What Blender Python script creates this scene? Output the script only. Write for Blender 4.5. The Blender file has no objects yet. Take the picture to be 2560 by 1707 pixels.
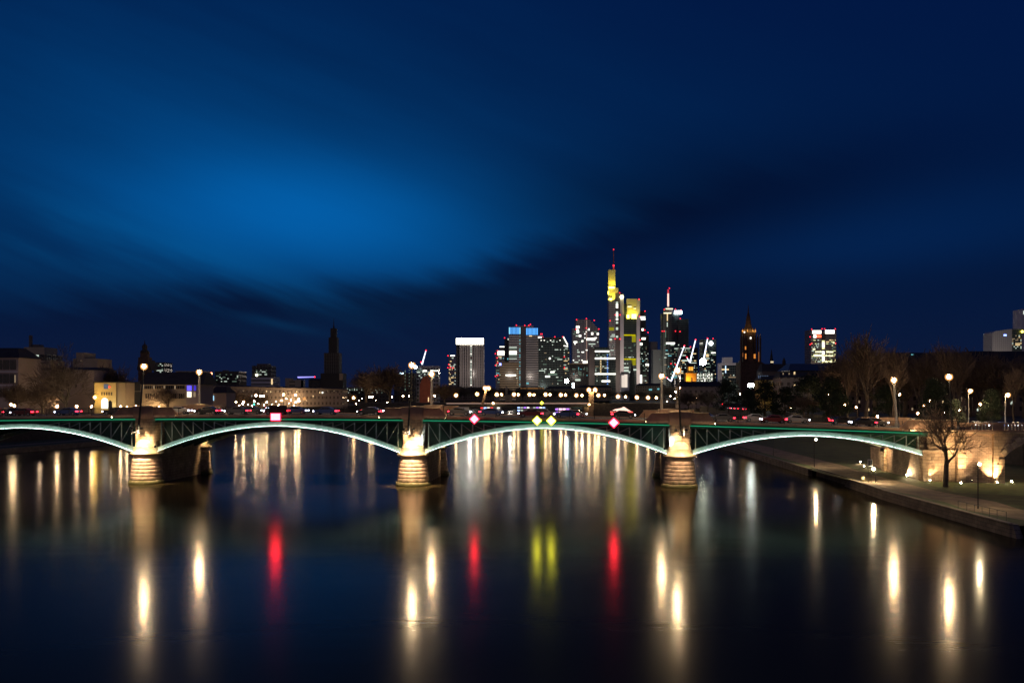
import bpy, math, random
from mathutils import Vector, Matrix
R = math.radians
SC = bpy.context.scene
COL = SC.collection

# ---------------------------------------------------------------- camera
CAMZ, HOR, FPX, CX = 16.0, 985.0, 2400.0, 1280.0
cd = bpy.data.cameras.new('camera'); cam = bpy.data.objects.new('camera', cd); COL.objects.link(cam)
cam.location = (0, 0, CAMZ); cam.rotation_euler = (R(90), 0, 0)
cd.sensor_width = 36; cd.lens = FPX / 2560 * 36; cd.shift_y = (HOR - 853.5) / 2560
cd.clip_start = 0.5; cd.clip_end = 12000
SC.camera = cam

# ---------------------------------------------------------------- node mini language
class N:
    def __init__(s, nt, sock): s.nt, s.s = nt, sock
    def _op(s, op, *a):
        n = s.nt.nodes.new('ShaderNodeMath'); n.operation = op
        for i, v in enumerate((s,) + a):
            if isinstance(v, N): s.nt.links.new(v.s, n.inputs[i])
            else: n.inputs[i].default_value = v
        return N(s.nt, n.outputs[0])
    def __add__(s, o): return s._op('ADD', o)
    __radd__ = __add__
    def __sub__(s, o): return s._op('SUBTRACT', o)
    def __rsub__(s, o): return (s * -1) + o
    def __mul__(s, o): return s._op('MULTIPLY', o)
    __rmul__ = __mul__
    def __truediv__(s, o): return s._op('DIVIDE', o)
    def max(s, o): return s._op('MAXIMUM', o)
    def min(s, o): return s._op('MINIMUM', o)
    def fract(s): return s._op('FRACT')
    def gt(s, o): return s._op('GREATER_THAN', o)
    def lt(s, o): return s._op('LESS_THAN', o)
    def exp(s): return s._op('EXPONENT')
    def abs(s): return s._op('ABSOLUTE')
    def sm(s, a, b):
        n = s.nt.nodes.new('ShaderNodeMapRange'); n.interpolation_type = 'SMOOTHSTEP'
        s.nt.links.new(s.s, n.inputs[0]); n.inputs[1].default_value = a; n.inputs[2].default_value = b
        return N(s.nt, n.outputs[0])
def noise(nt, x, y, z, scale, detail=3, rough=.5):
    c = nt.nodes.new('ShaderNodeCombineXYZ')
    for i, v in enumerate((x, y, z)):
        if isinstance(v, N): nt.links.new(v.s, c.inputs[i])
        else: c.inputs[i].default_value = v
    n = nt.nodes.new('ShaderNodeTexNoise'); n.inputs['Scale'].default_value = scale
    n.inputs['Detail'].default_value = detail; n.inputs['Roughness'].default_value = rough
    nt.links.new(c.outputs[0], n.inputs['Vector'])
    return N(nt, n.outputs['Fac'])

# ---------------------------------------------------------------- world: dusk sky with drifting cloud
w = bpy.data.worlds.new('World'); SC.world = w; w.use_nodes = True
nt = w.node_tree; nt.nodes.clear()
tc = nt.nodes.new('ShaderNodeTexCoord'); sp = nt.nodes.new('ShaderNodeSeparateXYZ')
nt.links.new(tc.outputs['Generated'], sp.inputs[0])
dx, dy, dz = (N(nt, sp.outputs[i]) for i in range(3))
dd = dy.abs().max(.25)
u = dx / dd; v = dz.max(0.0) / dd
def blob(px, py, rx, ry, rot=0):
    cu, cv = (px - CX) / FPX, (HOR - py) / FPX
    c, s = math.cos(R(rot)), math.sin(R(rot))
    a, b = u - cu, v - cv
    p = (a * c + b * s) * (FPX / rx); q = (b * c - a * s) * (FPX / ry)
    return ((p * p + q * q) * -1).exp()
# streak coordinates: long clouds running down to the right
ca, sa = math.cos(R(-22)), math.sin(R(-22))
s1 = u * ca + v * sa; s2 = v * ca - u * sa
streak = noise(nt, s1 * 1.6, s2 * 12.0, 0.0, 1.5, 4, .55)
soft = noise(nt, u * 1.5, v * 4.0, 3.0, 1.6, 3, .5)
edge = u * -0.03 + (v - .110) + (streak - .5) * .10 + ((u + .10).max(0.0)) * -.30
keep = edge.sm(-.024, .026)
broad = blob(420, 380, 1050, 480, -8) * (0.45 + streak * .95)
core = blob(820, 552, 470, 132, -6) * (.80 + soft * .4)
midb = blob(720, 500, 640, 210, -14)
low = blob(330, 640, 520, 85, -14) * streak.sm(.35, .7)
right = blob(2150, 600, 560, 120, 9) * (.6 + soft * .8)
wisp = blob(690, 808, 110, 12, -12) + blob(1180, 745, 330, 45, 5) * .5
topn = blob(1500, 330, 900, 160, 8)
dark = 1.0 - blob(1700, 520, 620, 150, 6) * (soft * .4 + .18) - blob(850, 745, 1100, 62, 0) * .22 - blob(2100, 700, 700, 60, 3) * .15
glow = (broad * .68 + midb * .62 + core * 1.75) * keep
g = (glow * .036 + low * .030 + right * .008 + wisp * .010 + topn * .002 + .0088) * dark
b = (glow * .122 + low * .075 + right * .036 + wisp * .026 + topn * .008 + .038 + v.min(.45) * .040) * dark
hz = (v * -14.0).exp()
r = hz * .0050 + .0006
g = g + hz * .001
cc = nt.nodes.new('ShaderNodeCombineColor')
for i, c_ in enumerate((r, g, b)): nt.links.new(c_.s, cc.inputs[i])
bg = nt.nodes.new('ShaderNodeBackground'); out = nt.nodes.new('ShaderNodeOutputWorld')
nt.links.new(cc.outputs[0], bg.inputs['Color']); bg.inputs['Strength'].default_value = 1.0
nt.links.new(bg.outputs[0], out.inputs[0])

# ---------------------------------------------------------------- weak warm sun lamp added as facade fill, for city glow
sl = bpy.data.lights.new('fill_sun', 'SUN'); sl.energy = .15; sl.angle = R(60); sl.color = (1, .74, .60)
so = bpy.data.objects.new('fill_sun', sl); COL.objects.link(so); so.rotation_euler = (R(72), 0, R(-28))

SC.view_settings.view_transform = 'Standard'; SC.view_settings.look = 'None'
SC.view_settings.exposure = 0; SC.view_settings.gamma = 1
SC.render.engine = 'CYCLES'
cy = SC.cycles
cy.use_denoising = True; cy.max_bounces = 5; cy.diffuse_bounces = 2; cy.glossy_bounces = 3
cy.transmission_bounces = 2; cy.sample_clamp_indirect = 8; cy.caustics_reflective = False; cy.caustics_refractive = False
cy.use_light_tree = True

# ---------------------------------------------------------------- materials
MATS = {}
def mat(name, col=(.5, .5, .5), rough=.7, metal=0, var=0, vscale=.3, bump=0, spec=.5):
    if name in MATS: return MATS[name]
    m = bpy.data.materials.new(name); m.use_nodes = True
    t = m.node_tree; p = t.nodes['Principled BSDF']
    p.inputs['Roughness'].default_value = rough; p.inputs['Metallic'].default_value = metal
    p.inputs['Specular IOR Level'].default_value = spec
    p.inputs['Base Color'].default_value = (*col, 1)
    if var:
        c = t.nodes.new('ShaderNodeTexCoord'); n = t.nodes.new('ShaderNodeTexNoise')
        n.inputs['Scale'].default_value = vscale; n.inputs['Detail'].default_value = 6
        t.links.new(c.outputs['Object'], n.inputs['Vector'])
        rr = t.nodes.new('ShaderNodeValToRGB'); e = rr.color_ramp.elements
        e[0].position = .3; e[1].position = .72
        e[0].color = (*[x * (1 - var) for x in col], 1); e[1].color = (*[min(1, x * (1 + var)) for x in col], 1)
        t.links.new(n.outputs['Fac'], rr.inputs[0]); t.links.new(rr.outputs[0], p.inputs['Base Color'])
        if bump:
            bn = t.nodes.new('ShaderNodeBump'); bn.inputs['Strength'].default_value = bump
            n2 = t.nodes.new('ShaderNodeTexNoise'); n2.inputs['Scale'].default_value = vscale * 8; n2.inputs['Detail'].default_value = 5
            t.links.new(c.outputs['Object'], n2.inputs['Vector'])
            t.links.new(n2.outputs['Fac'], bn.inputs['Height']); t.links.new(bn.outputs[0], p.inputs['Normal'])
    MATS[name] = m; return m
def emi(name, col, s=1.0, sample=False):
    if name in MATS: return MATS[name]
    m = bpy.data.materials.new(name); m.use_nodes = True
    t = m.node_tree; t.nodes.clear()
    e = t.nodes.new('ShaderNodeEmission'); o = t.nodes.new('ShaderNodeOutputMaterial')
    e.inputs[0].default_value = (*col, 1); e.inputs[1].default_value = s
    t.links.new(e.outputs[0], o.inputs[0])
    m.cycles.emission_sampling = 'FRONT' if sample else 'NONE'
    MATS[name] = m; return m
def lampglass(name, col, s):
    """lit frosted glass"""
    return emi(name, col, s, True)
def masonry(name, c1, c2, mortar, bw=.9, bh=.38, bump=.5, stain=.35):
    if name in MATS: return MATS[name]
    m = bpy.data.materials.new(name); m.use_nodes = True
    t = m.node_tree; p = t.nodes['Principled BSDF']; p.inputs['Roughness'].default_value = .85
    c = t.nodes.new('ShaderNodeTexCoord'); s = t.nodes.new('ShaderNodeSeparateXYZ'); t.links.new(c.outputs['Object'], s.inputs[0])
    x = N(t, s.outputs[0]) + N(t, s.outputs[1]) * .97
    cmb = t.nodes.new('ShaderNodeCombineXYZ'); t.links.new(x.s, cmb.inputs[0]); t.links.new(s.outputs[2], cmb.inputs[1])
    br = t.nodes.new('ShaderNodeTexBrick'); t.links.new(cmb.outputs[0], br.inputs['Vector'])
    br.inputs['Scale'].default_value = 1; br.inputs['Brick Width'].default_value = bw; br.inputs['Row Height'].default_value = bh
    br.inputs['Mortar Size'].default_value = .025; br.inputs['Color1'].default_value = (*c1, 1)
    br.inputs['Color2'].default_value = (*c2, 1); br.inputs['Mortar'].default_value = (*mortar, 1)
    n = t.nodes.new('ShaderNodeTexNoise'); n.inputs['Scale'].default_value = .6; n.inputs['Detail'].default_value = 8
    t.links.new(c.outputs['Object'], n.inputs['Vector'])
    f = N(t, n.outputs['Fac']).sm(.3, .75) * stain * 1.6 + (1 - stain)
    mx = t.nodes.new('ShaderNodeMix'); mx.data_type = 'RGBA'; mx.blend_type = 'MULTIPLY'; mx.inputs[0].default_value = 1
    t.links.new(br.outputs[0], mx.inputs[6]); cb = t.nodes.new('ShaderNodeCombineColor')
    for i in range(3): t.links.new(f.s, cb.inputs[i])
    t.links.new(cb.outputs[0], mx.inputs[7]); t.links.new(mx.outputs[2], p.inputs['Base Color'])
    bn = t.nodes.new('ShaderNodeBump'); bn.inputs['Strength'].default_value = bump; bn.inputs['Distance'].default_value = .06
    hh = N(t, br.outputs['Fac']) * -1.0 + N(t, n.outputs['Fac']) * .7
    t.links.new(hh.s, bn.inputs['Height']); t.links.new(bn.outputs[0], p.inputs['Normal'])
    MATS[name] = m; return m
def facade(name, wall, glass, cw, ch, fw=.3, fh=.4, grough=.2):
    """storey grid: piers and spandrels of one colour, glass between"""
    if name in MATS: return MATS[name]
    m = bpy.data.materials.new(name); m.use_nodes = True
    t = m.node_tree; p = t.nodes['Principled BSDF']
    c = t.nodes.new('ShaderNodeTexCoord'); s = t.nodes.new('ShaderNodeSeparateXYZ'); t.links.new(c.outputs['Object'], s.inputs[0])
    fx = ((N(t, s.outputs[0]) + N(t, s.outputs[1])) / cw).fract().gt(fw)
    fz = (N(t, s.outputs[2]) / ch).fract().gt(fh)
    gl = fx * fz
    n = t.nodes.new('ShaderNodeTexNoise'); n.inputs['Scale'].default_value = .05; n.inputs['Detail'].default_value = 6
    t.links.new(c.outputs['Object'], n.inputs['Vector'])
    mw = t.nodes.new('ShaderNodeMix'); mw.data_type = 'RGBA'
    mw.inputs[6].default_value = (*[x * .75 for x in wall], 1); mw.inputs[7].default_value = (*[x * 1.2 for x in wall], 1)
    t.links.new(n.outputs['Fac'], mw.inputs[0])
    mx = t.nodes.new('ShaderNodeMix'); mx.data_type = 'RGBA'; t.links.new(gl.s, mx.inputs[0])
    t.links.new(mw.outputs[2], mx.inputs[6]); mx.inputs[7].default_value = (*glass, 1)
    t.links.new(mx.outputs[2], p.inputs['Base Color'])
    ro = gl * (grough - .8) + .8
    t.links.new(ro.s, p.inputs['Roughness'])
    MATS[name] = m; return m

M_metal = mat('grey_metal', (.12, .12, .12), .5, .6)
M_dark = mat('black_metal', (.02, .02, .022), .5, .5)
M_mast = mat('galvanised_mast', (.34, .32, .29), .55, .2)
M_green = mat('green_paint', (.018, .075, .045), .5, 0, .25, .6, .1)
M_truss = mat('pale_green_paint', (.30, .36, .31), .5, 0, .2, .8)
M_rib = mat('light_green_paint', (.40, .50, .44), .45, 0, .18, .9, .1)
M_cor = mat('brown_concrete', (.34, .21, .14), .85, 0, .3, .5, .3)
M_asph = mat('asphalt', (.05, .05, .05), .9, 0, .2, .8, .2)
M_roof = mat('dark_roof_tiles', (.03, .026, .026), .8, 0, .3, .4)
M_trunk = mat('bark', (.10, .075, .055), .9, 0, .35, 1.2, .5)
M_twig = mat('twigs', (.13, .09, .065), .9, 0, .3, .3)
M_white = mat('white_paint', (.7, .7, .68), .5)
M_sand = masonry('sandstone_blocks', (.45, .32, .205), (.36, .25, .16), (.16, .11, .08), 1.1, .5)
M_pier = mat('red_sandstone', (.52, .39, .26), .85, 0, .4, 1.3, .6)
def algae(m_):
    t_ = m_.node_tree; p_ = t_.nodes['Principled BSDF']; src = p_.inputs['Base Color'].links[0].from_socket
    c_ = t_.nodes.new('ShaderNodeTexCoord'); s_ = t_.nodes.new('ShaderNodeSeparateXYZ'); t_.links.new(c_.outputs['Object'], s_.inputs[0])
    n_ = t_.nodes.new('ShaderNodeTexNoise'); n_.inputs['Scale'].default_value = 1.6; n_.inputs['Detail'].default_value = 6; t_.links.new(c_.outputs['Object'], n_.inputs['Vector'])
    f_ = (N(t_, s_.outputs[2]) + N(t_, n_.outputs['Fac']) * -1.6).sm(.9, -.7)
    mx = t_.nodes.new('ShaderNodeMix'); mx.data_type = 'RGBA'; t_.links.new(f_.s, mx.inputs[0]); t_.links.new(src, mx.inputs[6]); mx.inputs[7].default_value = (.10, .11, .03, 1)
    t_.links.new(mx.outputs[2], p_.inputs['Base Color'])
algae(M_pier)
M_capst = mat('cream_sandstone', (.50, .42, .28), .8, 0, .3, .6, .5)
M_brick = masonry('brown_masonry', (.34, .23, .16), (.25, .165, .115), (.14, .10, .075), .7, .3)
M_quay = masonry('quay_stone', (.20, .165, .125), (.15, .125, .10), (.06, .05, .04), 1.4, .45)
M_darkst = masonry('dark_basalt', (.07, .06, .055), (.05, .045, .04), (.03, .03, .03), 1.0, .5)
W_white = emi('window_cool_white', (.85, 1, .85), .75)
W_warm = emi('window_warm', (1, .72, .36), 1.1)
W_dim = emi('window_dim_green', (.55, .8, .6), .22)
W_dimw = emi('window_dim_warm', (.9, .65, .4), .3)
W_bright = emi('window_bright', (1, .98, .86), 2.3)
W_blue = emi('blue_glow', (.06, .30, 1), 1.0)
W_teal = emi('teal_window', (.25, .8, .9), .6)
E_red = emi('red_beacon', (1, .02, .04), 3.2)
def halo_shell(name, col, s):
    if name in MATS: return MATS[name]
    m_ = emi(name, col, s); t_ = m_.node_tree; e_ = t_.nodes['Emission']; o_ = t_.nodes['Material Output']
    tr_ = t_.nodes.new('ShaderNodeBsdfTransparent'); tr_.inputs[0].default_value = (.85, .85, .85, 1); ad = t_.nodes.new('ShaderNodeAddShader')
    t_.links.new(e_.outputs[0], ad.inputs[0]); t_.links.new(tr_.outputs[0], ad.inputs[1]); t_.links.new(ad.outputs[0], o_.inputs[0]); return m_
M_halo = halo_shell('lamp_halo', (1, .46, .13), .55)  # translucent warm shell added around the bulbs as their glow
E_lamp = lampglass('sodium_lamp', (1, .70, .37), 2300)
E_lamp2 = lampglass('promenade_lamp', (1, .68, .36), 330)
E_lampw = lampglass('white_lamp', (.85, 1, .92), 110)

# ---------------------------------------------------------------- mesh builder
class MB:
    def __init__(s): s.v, s.f = [], []
    def add(s, vs, fs):
        o = len(s.v); s.v += [tuple(p) for p in vs]; s.f += [tuple(o + i for i in f) for f in fs]
    def box(s, x0, x1, y0, y1, z0, z1):
        s.add([(x0, y0, z0), (x1, y0, z0), (x1, y1, z0), (x0, y1, z0), (x0, y0, z1), (x1, y0, z1), (x1, y1, z1), (x0, y1, z1)],
              [(0, 3, 2, 1), (4, 5, 6, 7), (0, 1, 5, 4), (1, 2, 6, 5), (2, 3, 7, 6), (3, 0, 4, 7)])
        return s
    def hexa(s, lo, hi):
        """lo, hi: 4 points each, counter-clockwise seen from above"""
        s.add(list(lo) + list(hi), [(0, 3, 2, 1), (4, 5, 6, 7), (0, 1, 5, 4), (1, 2, 6, 5), (2, 3, 7, 6), (3, 0, 4, 7)]); return s
    def prism(s, poly, y0, y1):
        """poly in x,z swept along y"""
        n = len(poly)
        s.add([(x, y0, z) for x, z in poly] + [(x, y1, z) for x, z in poly],
              [tuple(range(n)), tuple(range(2 * n - 1, n - 1, -1))] + [(i, i + n, (i + 1) % n + n, (i + 1) % n) for i in range(n)])
        return s
    def slab(s, poly, z0, z1):
        n = len(poly)
        s.add([(x, y, z0) for x, y in poly] + [(x, y, z1) for x, y in poly],
              [tuple(range(n - 1, -1, -1)), tuple(range(n, 2 * n))] + [(i, (i + 1) % n, (i + 1) % n + n, i + n) for i in range(n)])
        return s
    def lathe(s, prof, seg=24, cx=0, cy=0, sx=1, sy=1, a0=0):
        n = len(prof); vs = []
        for i in range(seg):
            a = a0 + 2 * math.pi * i / seg
            vs += [(cx + math.cos(a) * r_ * sx, cy + math.sin(a) * r_ * sy, z_) for r_, z_ in prof]
        fs = []
        for i in range(seg):
            j = (i + 1) % seg
            fs += [(i * n + k, j * n + k, j * n + k + 1, i * n + k + 1) for k in range(n - 1)]
        fs.append(tuple(i * n for i in range(seg))[::-1]); fs.append(tuple(i * n + n - 1 for i in range(seg)))
        s.add(vs, fs); return s
    def sphere(s, c, r_, seg=10, rings=6):
        prof = [(max(1e-4, r_ * math.sin(math.pi * k / rings)), c[2] - r_ * math.cos(math.pi * k / rings)) for k in range(rings + 1)]
        return s.lathe(prof, seg, c[0], c[1])
    def tube(s, pts, rad, sides=6, cap=True):
        pts = [Vector(p) for p in pts]; n = len(pts)
        if not isinstance(rad, (list, tuple)): rad = [rad] * n
        vs = []
        for i, p in enumerate(pts):
            d = (pts[min(i + 1, n - 1)] - pts[max(i - 1, 0)]).normalized()
            a = d.cross(Vector((0, 0, 1)) if abs(d.z) < .9 else Vector((1, 0, 0))).normalized(); b_ = d.cross(a)
            for k in range(sides):
                t_ = 2 * math.pi * (k + .5) / sides
                vs.append(p + (a * math.cos(t_) + b_ * math.sin(t_)) * rad[i])
        fs = []
        for i in range(n - 1):
            for k in range(sides):
                l = (k + 1) % sides
                fs.append((i * sides + k, (i + 1) * sides + k, (i + 1) * sides + l, i * sides + l))
        if cap:
            fs.append(tuple(range(sides))); fs.append(tuple(range((n - 1) * sides, n * sides))[::-1])
        s.add(vs, fs); return s
    def mesh(s, name, m, smooth=False):
        me = bpy.data.meshes.new(name); me.from_pydata(s.v, [], s.f)
        if m: me.materials.append(m)
        if smooth:
            for p in me.polygons: p.use_smooth = True
        me.update(); return me
    def build(s, name, m, parent=None, smooth=False):
        return link(name, s.mesh(name, m, smooth), parent)
def link(name, me, parent=None):
    o = bpy.data.objects.new(name, me); COL.objects.link(o)
    if parent: o.parent = parent
    return o
def tag(o, label, cat, group=None):
    o['label'] = label; o['category'] = cat
    if group: o['group'] = group
    return o
def thing(name, label, cat, loc=(0, 0, 0), rz=0, group=None):
    o = bpy.data.objects.new(name, None); COL.objects.link(o); o.location = loc; o.rotation_euler = (0, 0, rz)
    o.empty_display_size = .5
    return tag(o, label, cat, group)
def struct(name, mb, m):
    o = mb.build(name, m); o['kind'] = 'structure'; return o
KIDS = {}
def dup(root, loc, rz=0, label=None, group=None, scale=None):
    r_ = root.copy(); COL.objects.link(r_); r_.location = loc; r_.rotation_euler = (0, 0, rz)
    if label: r_['label'] = label
    if group: r_['group'] = group
    if scale: r_.scale = scale
    for ch in root.children:
        c = ch.copy(); COL.objects.link(c); c.parent = r_
        for g_ in ch.children:
            d = g_.copy(); COL.objects.link(d); d.parent = c
    return r_
def wx(px, D): return (px - CX) / FPX * D
def wz(py, D): return CAMZ + (HOR - py) / FPX * D
def light(name, kind, loc, power, col, parent=None, target=None, size=.3, spot=60, blend=.6):
    l = bpy.data.lights.new(name, kind); l.energy = power; l.color = col
    if kind == 'SPOT': l.spot_size = R(spot); l.spot_blend = blend; l.shadow_soft_size = size
    if kind == 'POINT': l.shadow_soft_size = size
    o = bpy.data.objects.new(name, l); COL.objects.link(o); o.location = loc
    if target is not None:
        o.rotation_euler = (Vector(target) - Vector(loc)).to_track_quat('-Z', 'Y').to_euler()
    if parent: o.parent = parent
    return o
ORD = 'first second third fourth fifth sixth seventh eighth ninth tenth eleventh twelfth thirteenth fourteenth fifteenth sixteenth seventeenth eighteenth nineteenth twentieth'.split()
def nth(i):
    if i < 20: return ORD[i]
    t_ = {2: 'twenty', 3: 'thirty', 4: 'forty', 5: 'fifty', 6: 'sixty', 7: 'seventy'}[(i + 1) // 10]
    return t_ + ('-' + ORD[(i + 1) % 10 - 1] if (i + 1) % 10 else '-th')

# ---------------------------------------------------------------- river, banks, ground
def bankL(D): return -150 + (D - 175) * .177 if D < 620 else -71.2 + (D - 620) * .02
RB = [(-30, 60), (107, 60), (107.5, 55.6), (144, 56), (165, 57.5), (189, 58), (241, 60.2), (265, 61.0), (620, 64), (1100, 66)]
def bankR(D):
    for (d0, x0), (d1, x1) in zip(RB, RB[1:]):
        if D <= d1: return x0 + (x1 - x0) * (D - d0) / max(.01, d1 - d0)
    return 66

m = bpy.data.materials.new('river_water'); m.use_nodes = True; t = m.node_tree; p = t.nodes['Principled BSDF']
p.inputs['Base Color'].default_value = (.045, .035, .015, 1); p.inputs['Roughness'].default_value = .13; p.inputs['IOR'].default_value = 1.07
c = t.nodes.new('ShaderNodeTexCoord'); sx = t.nodes.new('ShaderNodeSeparateXYZ'); t.links.new(c.outputs['Object'], sx.inputs[0])
X_, Y_ = N(t, sx.outputs[0]), N(t, sx.outputs[1])
slow = noise(t, X_ * .02, Y_ * .035, 0.0, 1.0, 2, .5)
rip = noise(t, X_ * .25, Y_ * .9, 0.0, 1.0, 3, .6)
bn = t.nodes.new('ShaderNodeBump'); bn.inputs['Strength'].default_value = 1.0; bn.inputs['Distance'].default_value = 1.0
mid = noise(t, X_ * .07, Y_ * .13, 5.0, 1.0, 2, .5)
h_ = mid * .022 + rip * .008
t.links.new(h_.s, bn.inputs['Height']); t.links.new(bn.outputs[0], p.inputs['Normal'])
rg = slow * .05 + .122
t.links.new(rg.s, p.inputs['Roughness'])
river = MB(); river.add([(-500, -60, 0), (500, -60, 0), (500, 1400, 0), (-500, 1400, 0)], [(0, 1, 2, 3)])
struct('river', river, m)

m = mat('grass_ground', (.045, .06, .018), .95, 0, .45, .35, .4)
g_ = MB()
zl = 1.3
L = [(bankL(d), d) for d in (-60, 100, 175, 300, 450, 620, 1100)]
Rr = [(x, d) for d, x in RB]
g_.add([(x, y, zl) for x, y in L] + [(-6000, 1100, zl), (-6000, -60, zl)], [tuple(range(9))[::-1]][:1])
k = len(Rr)
g_.add([(x, y, zl) for x, y in Rr] + [(6000, 1100, zl), (6000, -30, zl)], [tuple(range(k + 2))])
g_.add([(-6000, 1100.01, zl), (6000, 1100.01, zl), (6000, 9000, zl), (-6000, 9000, zl)], [(0, 1, 2, 3)])
struct('ground', g_, m)
# upper city terraces
m_c = mat('city_paving', (.07, .065, .06), .9, 0, .3, .2)
TERL = lambda d: bankL(d) - 26
TERR = lambda d: bankR(d) + 46
ZT = 8.0
g_ = MB()
A = [(TERL(d), d) for d in (150, 300, 450, 620, 1104)]
g_.add([(x, y, ZT) for x, y in A] + [(-6000, 1104, ZT), (-6000, 150, ZT)], [tuple(range(7))[::-1]])
A2 = [(TERR(d), d) for d in (196, 265, 620, 1104)]
g_.add([(x, y, ZT) for x, y in A2] + [(6000, 1104, ZT), (6000, 196, ZT)], [tuple(range(6))])
g_.add([(-6000, 1104.01, ZT), (6000, 1104.01, ZT), (6000, 9000, ZT), (-6000, 9000, ZT)], [(0, 1, 2, 3)])
struct('street', g_, m_c)
def wallstrip(pts, z0, z1, th, side):
    b_ = MB()
    for (x0, y0), (x1, y1) in zip(pts, pts[1:]):
        lo = [(x0, y0, z0), (x0 + th * side, y0, z0), (x1 + th * side, y1, z0), (x1, y1, z0)]
        if side < 0: lo = [lo[0], lo[3], lo[2], lo[1]]
        b_.hexa(lo, [(a, b2, z1) for a, b2, _ in lo])
    return b_
tag(wallstrip(A, 1.2, 8.9, .6, -1).build('retaining_wall', M_darkst), 'dark stone wall holding up the street along the left bank', 'wall')
tag(wallstrip(A2, 1.2, 8.9, .6, 1).build('retaining_wall', M_darkst), 'dark stone wall holding up the street behind the right park', 'wall')
tag(MB().box(-100, 90, 1100, 1100.9, -1, 9).build('retaining_wall', M_darkst), 'far dark embankment wall closing the river behind the second bridge', 'wall')
tag(wallstrip(L[1:], -2, 1.42, .7, -1).build('quay_wall', M_quay), 'low dark stone quay edge along the left bank', 'wall')
# right quay wall with its recessed steps and the slanting end near the camera
rp = [(56.0 - .3, 107.5), (56, 144), (57.5, 164)]
qw = wallstrip(rp, -2, 1.46, 1.0, 1)
qw.hexa([(55.6, 104.6, -2), (57.2, 106, -2), (56.7, 107.5, -2), (55.7, 107.5, -2)], [(55.9, 107.2, 1.46), (56.6, 107.2, 1.46), (56.7, 107.5, 1.46), (55.7, 107.5, 1.46)])
tag(qw.build('quay_wall', M_quay), 'pale stone quay wall in the right foreground with slanting end', 'wall')
cq = wallstrip([(55.6, 107.5), (55.9, 144), (57.4, 164)], 1.465, 1.56, .55, 1)
tag(cq.build('coping_stones', masonry('coping_slabs', (.34, .28, .21), (.27, .22, .17), (.06, .05, .04), 1.2, 3.0)), 'pale coping stones along the edge of the right quay wall', 'kerb')
q2 = wallstrip([(58.7, 163), (59.6, 188)], -2, 1.40, .8, 1)
for i in range(6): q2.box(57.6, 58.75, 164.2 + i * .42, 164.6 + i * .42, -2, 1.2 - i * .24)
tag(q2.build('quay_wall', M_quay), 'recessed dark quay wall with steps beside the right bank path', 'wall')
q3 = wallstrip([(58, 188), (60.2, 241), (61, 265), (64, 620)], -2, 1.44, .8, 1)
tag(q3.build('quay_wall', M_quay), 'stone quay wall of the right bank running under the bridge', 'wall')
# paths and lawns
m_p = mat('path_gravel', (.20, .145, .095), .95, 0, .4, .5, .3)
P = MB()
pts = [(-30, 61.5), (106, 61), (122, 57.6), (131, 58.9), (144, 57.4), (150, 57.3), (165, 58.2), (180, 58.8), (196, 60.8), (241, 63.0), (265, 64.2), (420, 68), (620, 70)]
for (d0, x0), (d1, x1) in zip(pts, pts[1:]):
    P.add([(x0, d0, zl + .012), (x0 + 7.2, d0, zl + .012), (x1 + 7.2, d1, zl + .012), (x1, d1, zl + .012)], [(0, 1, 2, 3)])
struct('path', P, m_p)
P = MB()
for d0, d1 in ((100, 200), (200, 300), (300, 450), (450, 600)):
    P.add([(bankL(d0) - 9, d0, zl + .012), (bankL(d1) - 9, d1, zl + .012), (bankL(d1) - 13, d1, zl + .012), (bankL(d0) - 13, d0, zl + .012)], [(0, 1, 2, 3)])
struct('path', P, m_p)
m_l = mat('short_grass', (.075, .11, .03), .95, 0, .35, .9, .6)
P = MB()
P.add([(56.4, 112, zl + .02), (59.0, 131, zl + .02), (57.0, 156, zl + .02), (56.5, 144, zl + .02)], [(0, 1, 2, 3)])
P.add([(59.0, 189, zl + .02), (60.9, 196, zl + .02), (62.9, 241, zl + .02), (61.0, 241, zl + .02)], [(0, 1, 2, 3)])
struct('lawn', P, m_l)
P = MB(); P.add([(66.2, 143, zl + .024), (110, 120, zl + .024), (110, 158, zl + .024), (68.2, 162, zl + .024)], [(0, 1, 2, 3)])
struct('lawn', P, m_l)

# ---------------------------------------------------------------- the bridge
PHI = .0787
BR = thing('arch_bridge', 'long green steel arch bridge on three lit sandstone piers across the river', 'bridge', (-17.35, 168.6, 0), -PHI)
def br_world(x, y, z):
    c_, s_ = math.cos(-PHI), math.sin(-PHI)
    return Vector((-17.35 + x * c_ - y * s_, 168.6 + x * s_ + y * c_, z))
def zt(x): return 12.3 - 1.58e-4 * (x + 30) ** 2
BW = 22.5
XE, XS = 88.0, -170.0
def strip(y0, y1, zo0, zo1, xs=None, step=4):
    """beam that follows the camber of the deck"""
    b_ = MB(); xs = xs or (XS, XE); n = max(2, int((xs[1] - xs[0]) / step)); P_ = [xs[0] + (xs[1] - xs[0]) * i / n for i in range(n + 1)]
    vs, fs = [], []
    for x in P_:
        z_ = zt(x); vs += [(x, y0, z_ + zo0), (x, y1, z_ + zo0), (x, y1, z_ + zo1), (x, y0, z_ + zo1)]
    for i in range(n):
        a = i * 4
        for k in range(4): fs.append((a + k, a + 4 + k, a + 4 + (k + 1) % 4, a + (k + 1) % 4))
    fs += [(0, 1, 2, 3), (n * 4 + 3, n * 4 + 2, n * 4 + 1, n * 4)]
    b_.add(vs, fs); return b_
strip(.25, BW - .25, -.75, -.12).build('deck', M_asph, BR)
strip(2.6, BW - 2.6, -.115, -.10).build('roadway', M_asph, BR)
strip(-.35, .9, -.42, 0).build('cornice', M_cor, BR)
strip(BW - .9, BW + .35, -.42, 0).build('cornice', M_cor, BR)
strip(-.05, .30, -1.25, -.425).build('girder', M_green, BR)
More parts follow.
